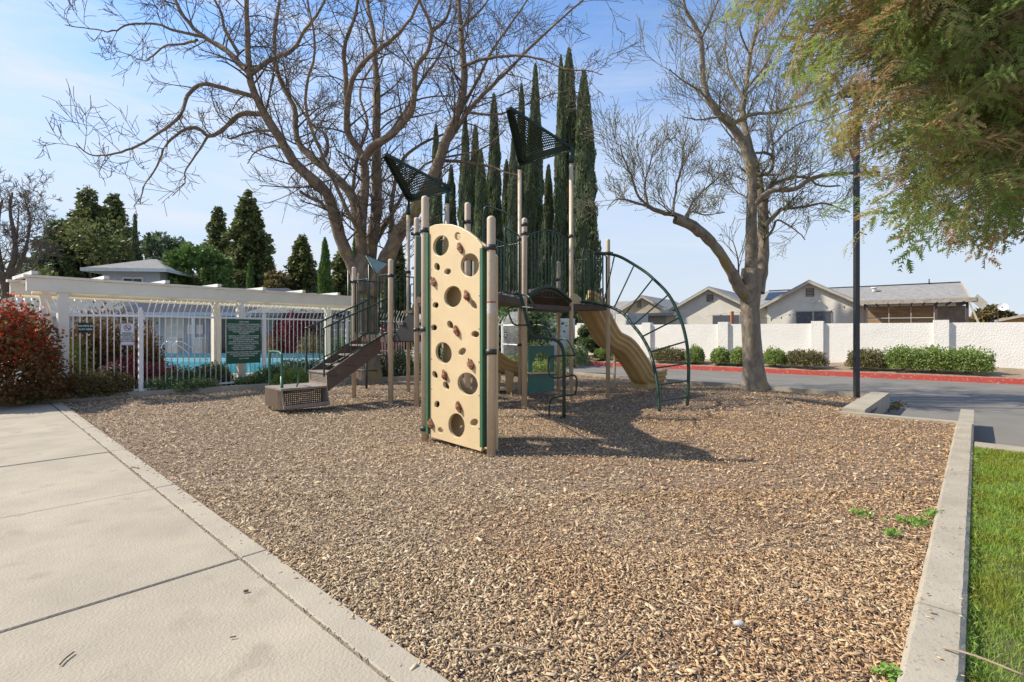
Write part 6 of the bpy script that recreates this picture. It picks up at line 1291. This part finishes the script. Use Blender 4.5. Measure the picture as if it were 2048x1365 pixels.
for i, (u, D, rx, ry, h, m, lab, n, lf) in enumerate(fenceplants): shrub('garden_shrub', gl(u, D), shrub_mesh(400 + i, rx, ry, h, n, lf, [L[m]], .1, None, .5), lab, None, rnd.uniform(-.4, .4) + .8)
shrub('maroon_tree', gl(593, 26.), shrub_mesh(350, 1.15, 1.0, 2.3, 6500, .12, [L['maroon']], .2, z0=.12), 'rounded maroon leaved tree beyond the pool', cat='tree')
for u, D, lab in ((552, 25.5, 'clipped round bush left of the maroon tree'), (620, 24.5, 'clipped yellow green round bush right of the maroon tree'), (532, 26.5, 'dark clipped ball bush beside the garden wall end')):
    shrub('clipped_bush', gl(u, D), shrub_mesh(int(u), .6, .6, 1.2, 2600, .07, [L['brownhedge'] if u != 617 else L['lime']], .1), lab, 'clipped ball bushes beyond the pool')
# weeds in the chips
def weed(u, v, n, sp, lab):
    p = G(u, v); C = np.array([[nrs.normal() * sp * .7, nrs.normal() * sp * .5, nrs.rand() * .035] for _ in range(n)]); V, Fq = leaves(C, .028, None, .5); o = obj('weed', npmesh('weed', V, Fq, L['weed']), None, p); tag(o, lab, None, None, 'stuff')
weed(1828, 1046, 160, .085, 'small patch of green weed in the chips beside the kerb'); weed(1785, 1070, 60, .04, 'tiny weed sprig left of the weed patch'); weed(1868, 1030, 80, .05, 'sprig of clover touching the kerb edge'); weed(1778, 1352, 60, .03, 'little weed at the kerb in the lower foreground')
weed(1723, 1031, 60, .05, 'faint weed seedling out in the chips')
# ivy-ish lawn tufts hanging on the kerb
n = 2600; sN = nrs.uniform(-3.235, -3.2, n); tN = nrs.uniform(0, 7, n); C = np.array([ST(a, c, -.03 + .03 * nrs.rand()) for a, c in zip(sN, tN)]); V, Fq = leaves(C, .04, np.tile([-.3, 0, .5], (n, 1)), .12, .6); o = obj('kerb_grass', npmesh('kerb_grass', V, Fq, L['grass'])); tag(o, 'longer grass blades against the kerb side', None, None, 'stuff')
# dead leaves in the road corner
n = 260; C = np.array([G(1792 + nrs.normal() * 10, 812 + nrs.normal() * 4, -.24) for _ in range(n)]); V, Fq = leaves(C, .05, None, .5); o = obj('leaf_litter', npmesh('leaf_litter', V, Fq, L['bronze'])); tag(o, 'drift of dry leaves in the kerb corner of the road', None, None, 'stuff')

# ---- redwood boughs, near on the right ----
rw = empty('redwood_tree', Vector((6.9, 5.6, -.3)), 'overhanging redwood with drooping green and rusty brown sprays on the right', 'tree')
T = Tubes(); T.add([(6.9, 5.6, -.4), (6.9, 5.6, .2), (6.9, 5.6, 3), (6.9, 5.6, 9)], [.62, .45, .38, .25], 14)
child('trunk', local(T.mesh('trunk', M['limb']), rw), rw)
def spray_template(seed, nb=7, nn=8):
    """one drooping spray: axis along +x sagging, side branchlets with flat needles both sides"""
    g = np.random.RandomState(seed); Vs = []
    def branch(p, d, ln, k):
        d = d / np.linalg.norm(d); side = np.cross(d, [0, 0, 1.]); side /= np.linalg.norm(side); q = p.copy()
        for i in range(k):
            t = (i + .5) / k; c = p + d * ln * t + np.array([0, 0, -.25 * ln * t * t]); nl = .024 * (1 - .5 * t) * g.uniform(.8, 1.2)
            for sg in (-1, 1):
                tip = c + side * sg * nl + d * nl * .75 + g.normal(size=3) * .0025; w_ = d * .0062; Vs.append([c - w_, c + w_, tip + w_ * .5])
        return
    L_ = .26
    for i in range(nb):
        t = (i + .3) / nb; p = np.array([L_ * t, 0, -.18 * L_ * t * t]); sg = -1 if i % 2 else 1
        branch(p, np.array([.75, sg * (.85 - .35 * t), -.15 + g.normal() * .12]), .13 * (1.1 - .6 * t), nn)
    branch(np.array([.0, 0, 0]), np.array([1, 0, -.12]), L_ * 1.1, nn * 2)
    return np.array(Vs)
TP = [spray_template(s) for s in range(5)]
bound = [(1400, -260), (1470, -40), (1500, 30), (1545, 110), (1585, 190), (1620, 250), (1655, 310), (1700, 385), (1740, 420), (1760, 465), (1800, 495), (1845, 500), (1875, 470), (1940, 475), (2048, 465), (2250, 480)]
def vmax(u):
    for (a, va), (c, vc) in zip(bound, bound[1:]):
        if a <= u <= c: return va + (vc - va) * (u - a) / (c - a)
    return -999
TW = Tubes(); Vall = []; nspray = 0
from mathutils import noise as mn
boughs = []
tries = 0
while len(boughs) < 600 and tries < 60000:
    tries += 1
    ue = rnd.uniform(1420, 2200); ve = rnd.uniform(-260, 470); D = rnd.uniform(3.9, 7.4)
    if ve > vmax(ue) - 8: continue
    if rnd.random() > min(1., .42 + (ue - 1430) / 350): continue
    tip = P(ue, ve, D)
    if tip.z < 1.7: continue
    hb_ = min(9., tip.z + rnd.uniform(.3, 1.6)); st_ = Vector((6.9, 5.6, hb_)); c = st_.lerp(tip, .5) + UP * rnd.uniform(.1, .5)
    ln = (tip - st_).length; line = smooth_line([st_, c, tip], 7); boughs.append(line)
    TW.add(line, [.012 - .009 * i / (len(line) - 1) for i in range(len(line))], 4)
for line in boughs:
    n = len(line); 
    for k in range(14):
        t = .12 + .88 * (k + rnd.random()) / 14; i = min(n - 2, int(t * (n - 1))); p = line[i].lerp(line[i + 1], t * (n - 1) - i) + rv() * .05; d = (line[i + 1] - line[i]).normalized()
        if p.y < 1.6 or p.length < 2.0: continue
        u_, v_ = U0 + p.x / p.y * F, V0 - (p.z - H) / p.y * F
        if v_ > vmax(u_) - 5 or (v_ > 470 and u_ < 1745): continue
        if u_ < 1900 and mn.noise(Vector((u_ * .011, v_ * .011, 3.1))) < -.30 + (1700 - u_) * .0006: continue
        side = d.cross(UP).normalized() * (1 if k % 2 else -1); dd = (d * rnd.uniform(.3, 1) + side * rnd.uniform(.2, 1.1) + UP * rnd.uniform(-.7, .25) + rv() * .6).normalized()
        y_ = UP.cross(dd).normalized(); z_ = dd.cross(y_); y_ = (y_ + z_ * rnd.uniform(-1.8, 1.8)).normalized(); z_ = dd.cross(y_)
        R_ = np.array([tuple(dd), tuple(y_), tuple(z_)]); s = rnd.uniform(.9, 1.75)
        Vall.append((TP[rnd.randrange(5)].reshape(-1, 3) * s) @ R_ + np.array(tuple(p))); nspray += 1
V = np.concatenate(Vall); print('sprays', nspray, 'tris', len(V) // 3)
# needles of one spray share a tint: weld each spray's triangles into islands through a hair-thin axis
ntri = len(V) // 3; nV = len(TP[0]) * 3; Fq = np.arange(ntri * 3).reshape(ntri, 3)
me = npmesh('needles', V, Fq, L['redwood'])
at_ = me.attributes.new('tint', 'FLOAT', 'FACE'); tv = np.repeat(nrs.rand(nspray), nV // 3) * .92 + nrs.rand(ntri) * .08; at_.data.foreach_set('value', tv.astype(np.float32))
t_ = L['redwood'].node_tree; an = t_.nodes.new('ShaderNodeAttribute'); an.attribute_name = 'tint'
for l_ in list(t_.links):
    if l_.from_socket.name == 'Random Per Island': so_ = l_.to_socket; t_.links.remove(l_); t_.links.new(an.outputs['Fac'], so_)
child('foliage', local(me, rw), rw); child('boughs', local(TW.mesh('boughs', M['limb']), rw), rw)
